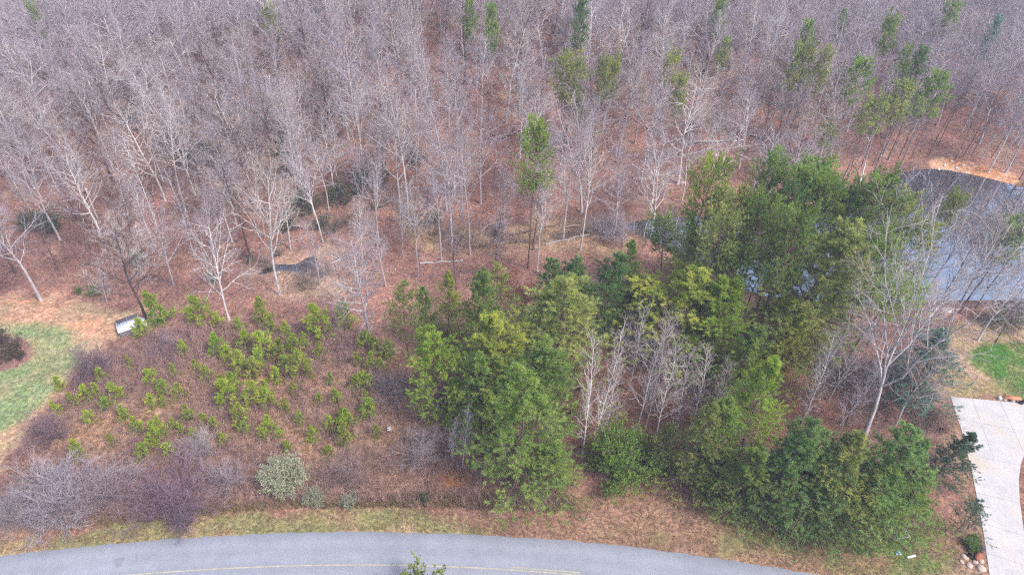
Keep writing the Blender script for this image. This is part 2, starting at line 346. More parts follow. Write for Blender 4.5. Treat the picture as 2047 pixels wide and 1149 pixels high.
def sheet(name, poly, z, mat):
    c = poly.mean(0); bmv = np.column_stack([poly, np.full(len(poly), z)])
    m = bpy.data.meshes.new(name); m.from_pydata([tuple(v) for v in bmv], [], [tuple(range(len(poly)))]); m.materials.append(mat); m.update()
    return obj(name, m)
def ccw(p): 
    p = np.asarray(p); x, y = p[:, 0], p[:, 1]
    return p if np.sum(x * np.roll(y, -1) - y * np.roll(x, -1)) > 0 else p[::-1]
def inflate(p, d):
    p = ccw(p); t = nrm(np.roll(p, -1, 0) - np.roll(p, 1, 0)); return p + d * np.column_stack([t[:, 1], -t[:, 0]])
struct(sheet('pond', inflate(POND, .5), POND_Z, M_WATER))
struct(sheet('pool', inflate(POOL, .3), POOL_Z, M_POOLW))

# ------------------------------------------------------------------ road
E = np.array([on_plane(*p) for p in [(0, 1107), (150, 1093), (330, 1080), (500, 1070), (650, 1065), (800, 1066), (950, 1069), (1100, 1076), (1200, 1082), (1350, 1100), (1450, 1118), (1550, 1135), (1620, 1149)]])
A = np.column_stack([2 * E, np.ones(len(E))]); sol = np.linalg.lstsq(A, (E ** 2).sum(1), rcond=None)[0]
RC = sol[:2]; RR = math.sqrt(sol[2] + RC @ RC)
ROADW = 6.6
def roadmat():
    m, nt, out = newmat('asphalt'); tc = N(nt, 'ShaderNodeTexCoord'); rgb = N(nt, 'ShaderNodeRGB'); rgb.outputs[0].default_value = (.235, .247, .285, 1)
    c, _ = noise_mul(nt, rgb.outputs[0], .12, .9, 1.1, 5); c, nf = noise_mul(nt, c, 9.0, .86, 1.14, 8, rough=.8); c, _ = noise_mul(nt, c, .7, .93, 1.06, 6)
    sb = N(nt, 'ShaderNodeVectorMath', operation='SUBTRACT'); sb.inputs[1].default_value = (RC[0], RC[1], 0); ln = N(nt, 'ShaderNodeVectorMath', operation='LENGTH')
    nt.links.new(tc.outputs['Object'], sb.inputs[0]); nt.links.new(sb.outputs[0], ln.inputs[0])
    mr = N(nt, 'ShaderNodeMapRange'); mr.inputs[1].default_value = RR - ROADW; mr.inputs[2].default_value = RR; nt.links.new(ln.outputs['Value'], mr.inputs[0])
    cr = N(nt, 'ShaderNodeValToRGB'); e = cr.color_ramp.elements                      # worn wheel tracks, darker oil strip and edges
    e[0].position = 0; e[0].color = (.82, .82, .82, 1); e[1].position = 1; e[1].color = (.8, .8, .8, 1)
    for p_, v in ((.06, .95), (.17, 1.06), (.28, .97), (.38, 1.06), (.5, .95), (.62, 1.05), (.73, .97), (.84, 1.05), (.93, .93)):
        q = e.new(p_); q.color = (v, v, v, 1)
    nt.links.new(mr.outputs[0], cr.inputs[0]); mu = N(nt, 'ShaderNodeVectorMath', operation='MULTIPLY'); nt.links.new(c, mu.inputs[0]); nt.links.new(cr.outputs[0], mu.inputs[1])
    vo = N(nt, 'ShaderNodeTexVoronoi', Scale=.22, feature='DISTANCE_TO_EDGE'); nz = N(nt, 'ShaderNodeTexNoise', Scale=1.2, Detail=5.0)
    av = N(nt, 'ShaderNodeVectorMath', operation='ADD'); nt.links.new(tc.outputs['Object'], nz.inputs['Vector']); nt.links.new(tc.outputs['Object'], av.inputs[0]); nt.links.new(nz.outputs['Color'], av.inputs[1]); nt.links.new(av.outputs[0], vo.inputs['Vector'])
    mc = N(nt, 'ShaderNodeMapRange'); mc.inputs[1].default_value = .0; mc.inputs[2].default_value = .007; mc.inputs[3].default_value = .86; mc.inputs[4].default_value = 1; nt.links.new(vo.outputs['Distance'], mc.inputs[0])
    sc = N(nt, 'ShaderNodeVectorMath', operation='SCALE'); nt.links.new(mu.outputs[0], sc.inputs[0]); nt.links.new(mc.outputs[0], sc.inputs['Scale'])
    sp = on_plane(253, 1115); d2 = N(nt, 'ShaderNodeVectorMath', operation='DISTANCE'); d2.inputs[1].default_value = (sp[0], sp[1], 0); nt.links.new(av.outputs[0], d2.inputs[0])
    ms = N(nt, 'ShaderNodeMapRange'); ms.inputs[1].default_value = .35; ms.inputs[2].default_value = .75; ms.inputs[3].default_value = .6; ms.inputs[4].default_value = 1; nt.links.new(d2.outputs['Value'], ms.inputs[0])
    s3 = N(nt, 'ShaderNodeVectorMath', operation='SCALE'); nt.links.new(sc.outputs[0], s3.inputs[0]); nt.links.new(ms.outputs[0], s3.inputs['Scale'])
    b = N(nt, 'ShaderNodeBsdfPrincipled', Roughness=.85); b.inputs['Specular IOR Level'].default_value = .25; nt.links.new(s3.outputs[0], b.inputs['Base Color']); nt.links.new(b.outputs[0], out.inputs[0]); return m
M_ROAD = roadmat()
def arc(r, a0, a1, n): a = np.linspace(a0, a1, n); return np.column_stack([RC[0] + r * np.cos(a), RC[1] + r * np.sin(a)])
def strip(name, r0, r1, a0, a1, z, mat, n=200, jag=0.0):
    o_, i_ = arc(r0, a0, a1, n), arc(r1, a0, a1, n)
    if jag:
        o_ = o_ + (arc(1, a0, a1, n) - RC) * ((vnoise(np.arange(n) * 1.0, np.zeros(n), .45) - .5) * jag)[:, None]
    V = np.vstack([np.column_stack([o_, np.full(n, z)]), np.column_stack([i_, np.full(n, z)])]); k = np.arange(n - 1)
    return mesh_np(name, V, np.column_stack([k, k + 1, n + k + 1, n + k])[:, ::-1], mats=[mat])
aw = 95.0 / RR
road = struct(obj('road', strip('road', RR, RR - ROADW, math.pi / 2 - aw, math.pi / 2 + aw, .012, M_ROAD, 600, .22)))
def ang(px, py): p = on_plane(px, py) - RC; return math.atan2(p[1], p[0])
def rad(px, py): p = on_plane(px, py) - RC; return math.hypot(*p)
rc = RR - ROADW / 2 + .05
l1 = obj('centre_line', strip('centre_line', rc + .06, rc - .06, ang(1190, 1147), math.pi / 2 + aw, .017, M_PAINT, 300), road)
l2 = obj('centre_line', strip('centre_line', rc + .30, rc + .19, ang(1160, 1138), ang(1020, 1132), .017, M_PAINT, 40), road)
l3 = obj('centre_line', strip('centre_line', rc - .17, rc - .29, math.pi / 2 - aw, ang(1120, 1139), .017, M_PAINT, 200), road)

# ------------------------------------------------------------------ driveway of concrete panels
DRIVE = [(1900, 793), (1925, 870), (1945, 955), (1965, 1060), (1978, 1149), (1988, 1215), (2085, 1215), (2060, 1120), (2046, 1060), (2038, 1000), (2036, 960), (2040, 928), (2054, 890), (2110, 850), (2250, 845), (2300, 820), (2047, 806)]
DP = np.array([on_plane(*p) for p in DRIVE])
def clip(poly, p, n):
    out = []
    for a_, b_ in zip(poly, np.roll(poly, -1, axis=0)):
        da, db = (a_ - p) @ n, (b_ - p) @ n
        if da >= 0: out.append(a_)
        if da * db < 0: out.append(a_ + (b_ - a_) * da / (da - db))
    return np.array(out)
pieces = [ccw(DP)]
def cut(pA, pB, cond=None):
    global pieces
    a_, b_ = on_plane(*pA), on_plane(*pB); n_ = np.array([-(b_ - a_)[1], (b_ - a_)[0]]); n_ /= np.linalg.norm(n_); res = []
    for q in pieces:
        if cond is not None and not cond(q): res.append(q); continue
        s = (q - a_) @ n_
        if s.min() > -.3 or s.max() < .3: res.append(q); continue
        for sg in (1, -1):
            c_ = clip(q, a_ + n_ * sg * .012, n_ * sg)
            if len(c_) > 2: res.append(c_)
    pieces = res
for l in [((1913, 838), (2047, 862)), ((1934, 908), (2047, 932)), ((1950, 985), (2040, 1006)), ((1962, 1045), (2045, 1070)), ((1972, 1105), (2050, 1130)), ((1985, 1175), (2060, 1190))]: cut(*l)
yl = on_plane(1960, 915)[1]
up_ = lambda q: q[:, 1].mean() > yl
for l in [((1944, 800), (1962, 850)), ((2000, 806), (2035, 880)), ((2075, 810), (2110, 860)), ((2160, 815), (2200, 860))]: cut(*l, cond=up_)
drive = struct(empty('driveway', (DP[:, 0].mean(), DP[:, 1].mean(), 0)))
for q in pieces:
    q = ccw(q); n = len(q); zt = .05 + random.uniform(-.004, .004)
    V = np.vstack([np.column_stack([q, np.full(n, zt)]), np.column_stack([q, np.full(n, -.1)])])
    m = bpy.data.meshes.new('concrete_panel')
    m.from_pydata([tuple(v - np.array([*drive.location])) for v in V], [], [tuple(range(n))] + [(i, n + i, n + (i + 1) % n, (i + 1) % n) for i in range(n)])
    m.materials.append(M_CONC); m.update(); obj('concrete_panel', m, drive)

# ------------------------------------------------------------------ tree builders
def grow(S, D, L, r0, r1, k, wob, up, g):
    n = len(S); P = np.zeros((n, k + 1, 3)); T = np.zeros((n, k + 1, 3)); p = S.copy(); d = D.copy()
    for i in range(k):
        P[:, i] = p; T[:, i] = d; p = p + d * (L / k)[:, None]
        d = d + g.normal(0, wob, (n, 3)); d[:, 2] += up; d = nrm(d)
    P[:, k] = p; T[:, k] = d
    f = np.linspace(0, 1, k + 1)[None]
    return P, T, r0[:, None] * (1 - f) + r1[:, None] * f
def spawn(P, T, R, L, m, t0, t1, ang, angj, lf, ljit, taper, g):
    n, k1, _ = P.shape; k = k1 - 1
    t = t0 + (t1 - t0) * ((np.arange(m)[None] + g.random((n, m))) / m); u = t * k; i = np.minimum(u.astype(int), k - 1); f = (u - i)[..., None]
    ix = np.arange(n)[:, None]
    s = P[ix, i] * (1 - f) + P[ix, i + 1] * f; d = nrm(T[ix, i] * (1 - f) + T[ix, i + 1] * f); r = R[ix, i] * (1 - f[..., 0]) + R[ix, i + 1] * f[..., 0]
    az = g.random((n, 1)) * 6.28 + np.arange(m)[None] * 2.4 + g.normal(0, .35, (n, m)); an = ang + g.normal(0, angj, (n, m))
    ref = np.where(np.abs(d[..., 2:3]) > .9, np.array([1.0, 0, 0]), np.array([0, 0, 1.0])); a = nrm(np.cross(d, ref)); b = np.cross(d, a)
    nd = d * np.cos(an)[..., None] + (a * np.cos(az)[..., None] + b * np.sin(az)[..., None]) * np.sin(an)[..., None]
    ln = L[:, None] * lf * (1 - taper * (t - t0) / max(t1 - t0, 1e-6)) * g.uniform(1 - ljit, 1 + ljit, (n, m))
    return s.reshape(-1, 3), nd.reshape(-1, 3), ln.ravel(), r.ravel()
def bare_tree(seed, H=20.0, style='spread'):
    g = np.random.default_rng(seed); tr = MB(); cr = MB()
    P_ = dict(spread=dict(tl=.82, r=.22, m1=20, t0=.30, ang=.86, lf=.50, tap=.55, up1=.07, m2=8, m3=6, m4=3, tw=.0165),
              tall=dict(tl=.93, r=.18, m1=24, t0=.42, ang=.78, lf=.30, tap=.68, up1=.09, m2=6, m3=6, m4=3, tw=.016),
              crook=dict(tl=.86, r=.2, m1=15, t0=.26, ang=1.05, lf=.42, tap=.5, up1=.1, m2=9, m3=6, m4=3, tw=.016),
              round=dict(tl=.72, r=.2, m1=26, t0=.22, ang=1.0, lf=.50, tap=.42, up1=.06, m2=9, m3=6, m4=3, tw=.016),
              slim=dict(tl=.96, r=.12, m1=38, t0=.2, ang=.75, lf=.22, tap=.55, up1=.1, m2=5, m3=4, m4=1, tw=.012),
              vase=dict(tl=.58, r=.21, m1=9, t0=.45, ang=.52, lf=.85, tap=.2, up1=.04, m2=10, m3=6, m4=3, tw=.017))[style]
    base = np.array([[0, 0, -.4]]); d0 = nrm(np.array([[g.normal(0, .03), g.normal(0, .03), 1.0]]))
    k = 9; P, T, R = grow(base, d0, np.array([H * P_['tl']]), np.array([P_['r']]), np.array([P_['r'] * .22]), k, .10 if style == 'crook' else .055, .07, g)
    R = R * np.array([1.35, 1.05] + [1.0] * (k - 1))[None]
    tr.add(*tubes(P, R, 8))
    L0 = np.array([H * P_['tl']])
    s, d, l, r = spawn(P, T, R, L0, P_['m1'], P_['t0'], 1.0, P_['ang'], .17, P_['lf'], .3, P_['tap'], g)
    r1 = np.minimum(r * .62, .007 * l + .010 if style == 'slim' else .012 * l + .02)
    P1, T1, R1 = grow(s, d, l, r1, r1 * .22, 6, .2 if style == 'crook' else .13, P_['up1'], g); tr.add(*tubes(P1, R1, 5))
    s, d, l, r = spawn(P1, T1, R1, l, P_['m2'], .18, 1.0, .68, .2, .48, .35, .55, g)
    r2 = np.minimum(r * .75, .008 * l + .016)
    P2, T2, R2 = grow(s, d, l, r2, r2 * .3, 4, .15, .05, g); tr.add(*tubes(P2, R2, 4))
    s, d, l, r = spawn(P2, T2, R2, l, P_['m3'], .15, 1.0, .62, .22, .5, .35, .45, g)
    r3 = np.full(len(l), P_['tw'] * .75)
    P3, T3, R3 = grow(s, d, l, r3, r3 * .55, 2, .16, .05, g); cr.add(*tubes(P3, R3, 3))
    s, d, l, r = spawn(P3, T3, R3, l, P_['m4'], .2, 1.0, .6, .25, .62, .35, .3, g)
    r4 = np.full(len(l), P_['tw'] * .55)
    P4, T4, R4 = grow(s, d, np.maximum(l, .25), r4, r4 * .5, 1, .1, .05, g); cr.add(*tubes(P4, R4, 3))
    W = np.percentile(np.hypot(P3[:, -1, 0], P3[:, -1, 1]), 93) * 2; Ht = np.percentile(P4[:, -1, 2], 99.7)
    return dict(trunk=tr.mesh('bare_trunk', [M_WOOD], True), crown=cr.mesh('bare_crown', [M_TWIG]), H=Ht, W=W)
def tufts(pos, dirs, K, Ln, Wd, spread, g, var=None, diamond=False):
    n = len(pos); d = nrm(dirs[:, None, :] + g.normal(0, spread, (n, K, 3))); l = Ln * g.uniform(.55, 1.2, (n, K, 1))
    sd = nrm(np.cross(d, g.normal(0, 1, (n, K, 3)))) * (Wd / 2); b = pos[:, None, :] + g.normal(0, Ln * .12, (n, K, 3))
    v = (g.random(n) if var is None else var)[:, None] + g.normal(0, .12, (n, K))
    if diamond:
        V = np.stack([b, b + d * l * .5 + sd, b + d * l, b + d * l * .5 - sd], 2).reshape(-1, 3)
        return V, np.arange(len(V)).reshape(-1, 4), None, np.repeat(np.clip(v, 0, 1).ravel(), 4)
    V = np.stack([b - sd, b + sd, b + d * l], 2).reshape(-1, 3)
    return V, None, np.arange(len(V)).reshape(-1, 3), np.repeat(np.clip(v, 0, 1).ravel(), 3)
def evergreen(seed, H, W, cb, shape, nb, sub, tpb, K, Ln, Wd, tr_r=.16, droop=0.0, spread=.55, gap=.35):
    g = np.random.default_rng(seed); tr = MB(); cr = MB()
    P, T, R = grow(np.array([[0, 0, -.3]]), np.array([[g.normal(0, .02), g.normal(0, .02), 1.0]]), np.array([H * .98 + .3]), np.array([tr_r]), np.array([tr_r * .12]), 10, .03, .08, g)
    tr.add(*tubes(P, R, 7))
    t = np.sort(g.random(nb)) ** (.85 if shape == 'cone' else 1.0); h = cb + (1 - cb) * t
    if shape == 'cone': rad = (1 - t) ** .75 * .96 + .05
    elif shape == 'broad': rad = np.clip((1.02 - t) ** .62, .03, 1) * (.6 + .4 * sst(0, .22, t))
    else: rad = np.sqrt(np.clip(1 - ((t - .52) / .60) ** 2, .05, 1))
    az = np.arange(nb) * 2.4 + g.normal(0, .5, nb)
    lobes = 1 + gap * (np.sin(az * 2 + t * 9 + seed) * .5 + np.sin(az * 3 - t * 14 + seed * 2) * .5)
    L = W / 2 * rad * lobes * g.uniform(.6, 1.12, nb)
    el = (.05 + .75 * t - droop) if shape != 'cone' else (.05 + .5 * t ** 1.5 - droop)
    u = h * 10; i = np.minimum(u.astype(int), 9); f = (u - i)[:, None]; s = P[0][i] * (1 - f) + P[0][i + 1] * f
    s[:, 2] -= L * np.maximum(el, 0) * .35
    d = np.column_stack([np.cos(az) * np.cos(el), np.sin(az) * np.cos(el), np.sin(el)])
    rb = .010 * L + .012
    P1, T1, R1 = grow(s, d, L, rb, rb * .3, 5, .07, .05, g); tr.add(*tubes(P1, R1, 4))
    s2, d2, l2, r2 = spawn(P1, T1, R1, L, sub, .22, 1.0, .75, .2, .42, .35, .55, g)
    d2[:, 2] += .12; d2 = nrm(d2)
    P2, T2, R2 = grow(s2, d2, l2, np.full(len(l2), .012), np.full(len(l2), .006), 3, .12, .06, g); tr.add(*tubes(P2, R2, 3))
    bv = np.repeat(np.clip(g.normal(.45, .18, nb), 0, 1), sub)
    tt = 1.03 - .75 * g.random((len(l2), tpb)) ** 1.4; uu = tt * 3; ii = np.minimum(uu.astype(int), 2); ff = (uu - ii)[..., None]; ix = np.arange(len(l2))[:, None]
    pos = (P2[ix, ii] * (1 - ff) + P2[ix, ii + 1] * ff).reshape(-1, 3); dd = (T2[ix, ii]).reshape(-1, 3); dd = nrm(dd + np.array([0, 0, .35]))
    v = np.clip(np.repeat(bv, tpb) + g.normal(0, .16, len(pos)), 0, 1)
    cr.add(*tufts(pos, dd, K, Ln, Wd, spread, g, v))
    return dict(trunk=tr.mesh('evergreen_trunk', [M_WOOD], True), crown=cr.mesh('evergreen_crown', [M_LEAF]), H=H, W=2 * np.percentile(np.hypot(pos[:, 0], pos[:, 1]), 96))
def shrub(seed, H, W, nst, m2, m3, tw, leaves=0, K=3, Ln=.12, Wd=.05, rag=False):
    g = np.random.default_rng(seed); st = MB(); cr = MB()
    az = g.random(nst) * 6.28; el = g.uniform(.55, 1.5, nst); rr = np.sqrt(g.random(nst)) * W * .12
    S = np.column_stack([np.cos(az) * rr, np.sin(az) * rr, np.full(nst, -.1)]); D = np.column_stack([np.cos(az) * np.cos(el), np.sin(az) * np.cos(el), np.sin(el)])
    Lmax = 1 / np.sqrt((np.cos(el) / (W / 2)) ** 2 + (np.sin(el) / H) ** 2); L = Lmax * (g.uniform(.45, 1.12, nst) * (1 + .25 * np.sin(az * 3 + seed)) if rag else g.uniform(.7, 1.0, nst))
    r = np.full(nst, .022 + .004 * H)
    P, T, R = grow(S, D, L, r, r * .3, 5, .08, .03, g); st.add(*tubes(P, R, 4))
    s, d, l, _ = spawn(P, T, R, L, m2, .15, 1, .6, .2, .42, .35, .4, g)
    P2, T2, R2 = grow(s, d, l, np.full(len(l), tw), np.full(len(l), tw * .6), 3, .15, .04, g); cr.add(*tubes(P2, R2, 3))
    s, d, l, _ = spawn(P2, T2, R2, l, m3, .15, 1, .6, .25, .5, .35, .3, g)
    P3, T3, R3 = grow(s, d, l, np.full(len(l), tw * .7), np.full(len(l), tw * .4), 1, .1, .03, g); cr.add(*tubes(P3, R3, 3))
    lm = None
    if leaves:
        lf = MB(); q = np.repeat(np.arange(len(l)), leaves); t = g.uniform(.2, 1.05, len(q))[:, None]; pos = P3[q, 0] * (1 - t) + P3[q, 1] * t
        lf.add(*tufts(pos, nrm(T3[q, 0] + [0, 0, .4]), K, Ln, Wd, .7, g, None, True)); lm = lf.mesh('shrub_leaves', [M_LEAF])
    return dict(trunk=st.mesh('shrub_stems', [M_WOOD], True), crown=cr.mesh('shrub_twigs', [M_TWIG]), leaves=lm, H=H, W=W)

ID = dict()
def plant(proto, name, x, y, H, W, label, cat, group=None, bark=(.3, .27, .26), foliage=(.1, .15, .04), rz=None, names=('trunk', 'crown', 'leaves'), lean=0.0, leaf=None, sink=0.0):
    o = empty(name, (x, y, h1(x, y) - sink), random.uniform(0, 6.28) if rz is None else rz)
    if lean: o.rotation_euler = (random.gauss(0, lean), random.gauss(0, lean), o.rotation_euler[2])
    sz = H / proto['H']; sx = sz if W is None else W / proto['W']
    tag(o, label, cat, group)
    for key, nm, c in (('trunk', names[0], bark), ('crown', names[1], foliage), ('leaves', names[2], leaf or foliage)):
        if proto.get(key) is None: continue
        c_ = obj(nm, proto[key], o); c_.scale = (sx, sx, sz)
        k = random.uniform(.9, 1.1); c_.color = (c[0] * k, c[1] * k, c[2] * k, 1)
    return o
def px_w(x, y, H, wpx): return wpx * project(x, y, h1(x, y) + H * .7)[2] / FPX

SPREAD = [bare_tree(100 + i, 20, 'spread') for i in range(4)]
TALL = [bare_tree(200 + i, 21, 'tall') for i in range(3)]
CROOK = [bare_tree(230 + i, 19, 'crook') for i in range(3)]
VASE = [bare_tree(250 + i, 20, 'vase') for i in range(2)]
ROUND = [bare_tree(300 + i, 18, 'round') for i in range(2)]
SLIM = [bare_tree(400 + i, 17, 'slim') for i in range(3)]
TPINE = [evergreen(500 + i, 20, 9.5, .60, 'round', 70, 9, 5, 11, .33, .040, .2, gap=.4) for i in range(3)]
FPINE = [evergreen(520 + i, 20, 7.0, .60, 'round', 54, 8, 4, 8, .42, .075, .18, gap=.4) for i in range(3)]
CPINE = [evergreen(540 + i, 15, 8.6, .10, 'broad', 100, 11, 5, 11, .26, .033, .16, gap=.5, droop=.08) for i in range(3)]
CONE = [evergreen(560 + i, 13, 7.4, .06, 'cone', 104, 11, 5, 11, .22, .030, .13, gap=.4, droop=.05) for i in range(3)]
SPARSE = [evergreen(580 + i, 13, 7.5, .28, 'cone', 60, 7, 4, 8, .25, .042, .1, gap=.45) for i in range(2)]
SAPL = [evergreen(600 + i, 2.6, 2.3, .08, 'cone', 40, 6, 5, 10, .17, .018, .04, spread=.45, gap=.4) for i in range(4)]
HOLLY = [shrub(620 + i, 6.0, 6.4, 46, 9, 7, .010, 4, 3, .16, .085) for i in range(2)]
UNDER = [shrub(630 + i, 3.2, 3.8, 18, 6, 5, .009, 3, 3, .17, .06) for i in range(3)]
BUSH = [shrub(640 + i, 4.2, 6.2, 60, 11, 8, .012, rag=True) for i in range(3)]
LEAFB = [shrub(650 + i, 3.5, 4.2, 40, 9, 7, .009, 3, 3, .13, .06) for i in range(2)]
BROWNT = [shrub(660, 6, 4.5, 16, 8, 6, .010, 2, 2, .16, .09)]
PALE = (.58, .54, .53); GREY = (.42, .375, .385); DARKB = (.10, .075, .07); PINEB = (.17, .11, .09)
TWG = (.345, .29, .32); TWT = (.39, .31, .275)
G_BR = (.35, .49, .08); G_MID = (.285, .41, .105); G_DK = (.165, .29, .095); G_OL = (.38, .43, .135); G_YL = (.45, .51, .10); G_BL = (.22, .40, .32); G_SAP = (.49, .61, .085)
G_COOL = (.245, .385, .13)

# ------------------------------------------------------------------ evergreens in the middle and front: top pixel, height, crown width in pixels
EV = [
 (CONE, 965, 512, 15, 105, G_MID, 'spiky dark green pine at the left end of the evergreen stand'),
 (CONE, 890, 532, 11, 62, G_YL, 'narrow yellow green cedar left of the spiky dark pine'),
 (SPARSE, 800, 545, 13, 100, G_OL, 'thin airy pine with bare lower trunk beside the brush field'),
 (CONE, 855, 566, 10, 62, G_MID, 'small slender green pine just right of the thin airy pine'),
 (SPARSE, 1000, 512, 12, 95, G_OL, 'faint olive pine directly behind the spiky dark pine'),
 (CPINE, 1105, 505, 13, 110, G_DK, 'dark green cedar at the left of the back evergreen row'),
 (CPINE, 1150, 492, 13, 95, G_DK, 'dark green cedar second from left in the back evergreen row'),
 (CPINE, 1212, 490, 14, 105, G_DK, 'dense dark green cedar in the middle of the back row'),
 (CONE, 1272, 466, 14, 80, G_MID, 'tallest pointed cedar at the right of the back evergreen row'),
 (CPINE, 885, 652, 13, 135, G_BR, 'bright green rounded pine at the edge of the brush field'),
 (CPINE, 1030, 602, 15, 175, G_YL, 'broad green pine crown left of the big yellow green one'),
 (CPINE, 1135, 548, 17, 235, G_OL, 'largest yellow green pine crown in the middle of the stand'),
 (CPINE, 1062, 665, 15, 170, G_MID, 'full grey green pine behind the tall roadside conifer'),
 (CONE, 950, 690, 12, 120, G_MID, 'green pine tucked right of the bright rounded pine'),
 (CPINE, 1048, 716, 18, 210, G_MID, 'tall drooping conifer reaching down to the mown roadside'),
 (CONE, 1110, 868, 8, 120, G_MID, 'low green cedar at the foot of the tall drooping conifer'),
 (CPINE, 1365, 500, 14, 200, G_YL, 'bright yellow green pine crown in the right half of the stand'),
 (CPINE, 1300, 545, 10, 140, G_OL, 'olive pine between the two yellow green crowns'),
 (CPINE, 1460, 560, 14, 165, G_BR, 'leafy green pine right of the bright yellow green crown'),
 (CPINE, 1410, 618, 9, 130, G_OL, 'dull green pine in front of the bright yellow green crown'),
 (CPINE, 1590, 592, 12, 165, G_YL, 'rounded feathery yellow green pine standing alone before the pond'),
 (CONE, 1510, 650, 12, 110, G_MID, 'mid green pine left of the feathery rounded pine'),
 (CONE, 1556, 714, 15, 150, G_BR, 'bright pointed pine in front of the bare saplings'),
 (CONE, 1420, 792, 13, 120, G_OL, 'olive cedar at the edge of the mown strip'),
 (CONE, 1480, 800, 13, 120, G_MID, 'shaggy green cedar between the olive cedar and the bright pointed pine'),
 (CONE, 1335, 842, 8, 66, G_OL, 'thin dull green cedar right of the dense holly bush'),
 (CONE, 1600, 850, 13, 160, G_COOL, 'dull green pine at the left of the roadside evergreen row'),
 (CPINE, 1678, 846, 14, 165, G_COOL, 'full green pine second in the roadside evergreen row'),
 (CONE, 1742, 850, 14, 150, G_OL, 'pale tipped pine in the middle of the roadside evergreen row'),
 (CPINE, 1832, 836, 15, 175, G_COOL, 'tallest pine at the driveway end of the roadside row'),
 (CONE, 1880, 930, 10, 120, G_MID, 'bright green cedar low beside the driveway end of the row'),
 (CONE, 1790, 940, 10, 140, G_MID, 'yellowish green cedar in front of the tallest roadside pine'),
 (CONE, 1690, 950, 9, 130, G_COOL, 'low green cedar at the front of the roadside row'),
 (CONE, 1530, 872, 11, 120, G_MID, 'green cedar in front of the bright pointed pine'),
 (CONE, 1455, 890, 8, 100, G_OL, 'low olive cedar at the foot of the shaggy green cedar'),
 (CONE, 1640, 905, 10, 120, G_COOL, 'cool green cedar before the second tree of the roadside row'),
 (CONE, 1740, 925, 10, 110, G_OL, 'pale green cedar before the middle of the roadside row'),
 (CONE, 1862, 880, 12, 110, G_COOL, 'dark feathery cedar between the tallest roadside pine and the spruce'),
 (CONE, 1580, 930, 8, 110, G_MID, 'low green cedar at the left front of the roadside row'),
 (CONE, 1936, 862, 8, 88, (.13, .23, .14), 'dark blue green spruce leaning over the concrete driveway'),
 (SPARSE, 1962, 1000, 5.5, 84, (.19, .27, .18), 'thin grey green pine beside the driveway near the rock bed'),
 (CONE, 1905, 648, 12, 150, G_BL, 'bluish green white pine by the right hand lawn'),
 (TPINE, 1420, 302, 22, 92, G_BR, 'tall lone pine with a lopsided bright crown at the pond head'),
 (TPINE, 1562, 300, 23, 80, G_MID, 'tall dark crowned pine left in the pond side group'),
 (TPINE, 1640, 312, 23, 115, G_MID, 'big round crowned pine at the back of the pond side group'),
 (TPINE, 1604, 352, 22, 80, G_DK, 'dark ball crowned pine in front of the big round one'),
 (TPINE, 1765, 342, 23, 115, G_MID, 'broad green pine overlapping the bare clay pond bank'),
 (TPINE, 1722, 372, 20, 80, G_DK, 'dark pine left of the broad green pond pine'),
 (TPINE, 1825, 372, 20, 85, G_OL, 'olive pine at the right of the pond side group'),
 (TPINE, 1602, 408, 22, 95, G_MID, 'pine with two long dark trunks standing before the water'),
 (TPINE, 1500, 376, 20, 100, G_OL, 'pale olive pine mixed with bare limbs above the water'),
 (CPINE, 1680, 405, 22, 215, G_OL, 'huge yellow olive pine hiding the middle of the pond'),
 (TPINE, 1782, 462, 20, 90, G_MID, 'green pine right of the huge yellow olive pine'),
 (TPINE, 1780, 545, 13, 130, G_BR, 'low bright pine on the near pond shore'),
 (CPINE, 1690, 520, 13, 130, G_MID, 'shaded green pine below the huge yellow olive pine'),
 (TPINE, 1860, 440, 18, 85, G_OL, 'dusky pine behind the big white limbed tree'),
 (TPINE, 1915, 378, 17, 45, G_OL, 'small pine tip poking up against the pond'),
 (TPINE, 1455, 402, 20, 90, G_OL, 'thin olive pine between the lopsided pine and the pond side group'),
 (TPINE, 1545, 388, 21, 90, G_MID, 'green pine just left of the two trunked pine over the water'),
 (TPINE, 1668, 352, 22, 105, G_MID, 'full pine between the round crowned pine and the broad one'),
 (TPINE, 1345, 432, 11, 80, G_MID, 'short green pine at the narrow head of the pond'),
 (TPINE, 1408, 470, 13, 95, G_OL, 'dull pine between the pond head and the rust leaved tree'),
 (TPINE, 1480, 470, 16, 95, G_MID, 'mid sized pine screening the left part of the pond'),
 (TPINE, 1580, 480, 15, 100, G_OL, 'leaning pine below the two trunked pine'),
 (CONE, 1385, 445, 9, 80, G_MID, 'bushy green cedar at the left end of the pond'),
 (TPINE, 2035, 430, 15, 80, G_MID, 'green pine cut by the right edge beside the pond'),
 (CONE, 2046, 590, 5, 70, (.12, .18, .12), 'dark shrubby cedar at the right edge above the lawn'),
 (TPINE, 1074, 235, 22, 74, G_BR, 'lone bright topped pine on a long bare trunk mid hillside'),
]
for k, (kind, px, py, H, w, c, lab) in enumerate(EV):
    x, y = from_top(px, py, H * 1.04); pr = kind[k % len(kind)]
    W = px_w(x, y, H, w) * 1.16
    plant(pr, 'pine_tree' if kind in (TPINE, CPINE, SPARSE) else 'cedar_tree', x, y, H, W, lab, 'evergreen tree', None, PINEB, c)
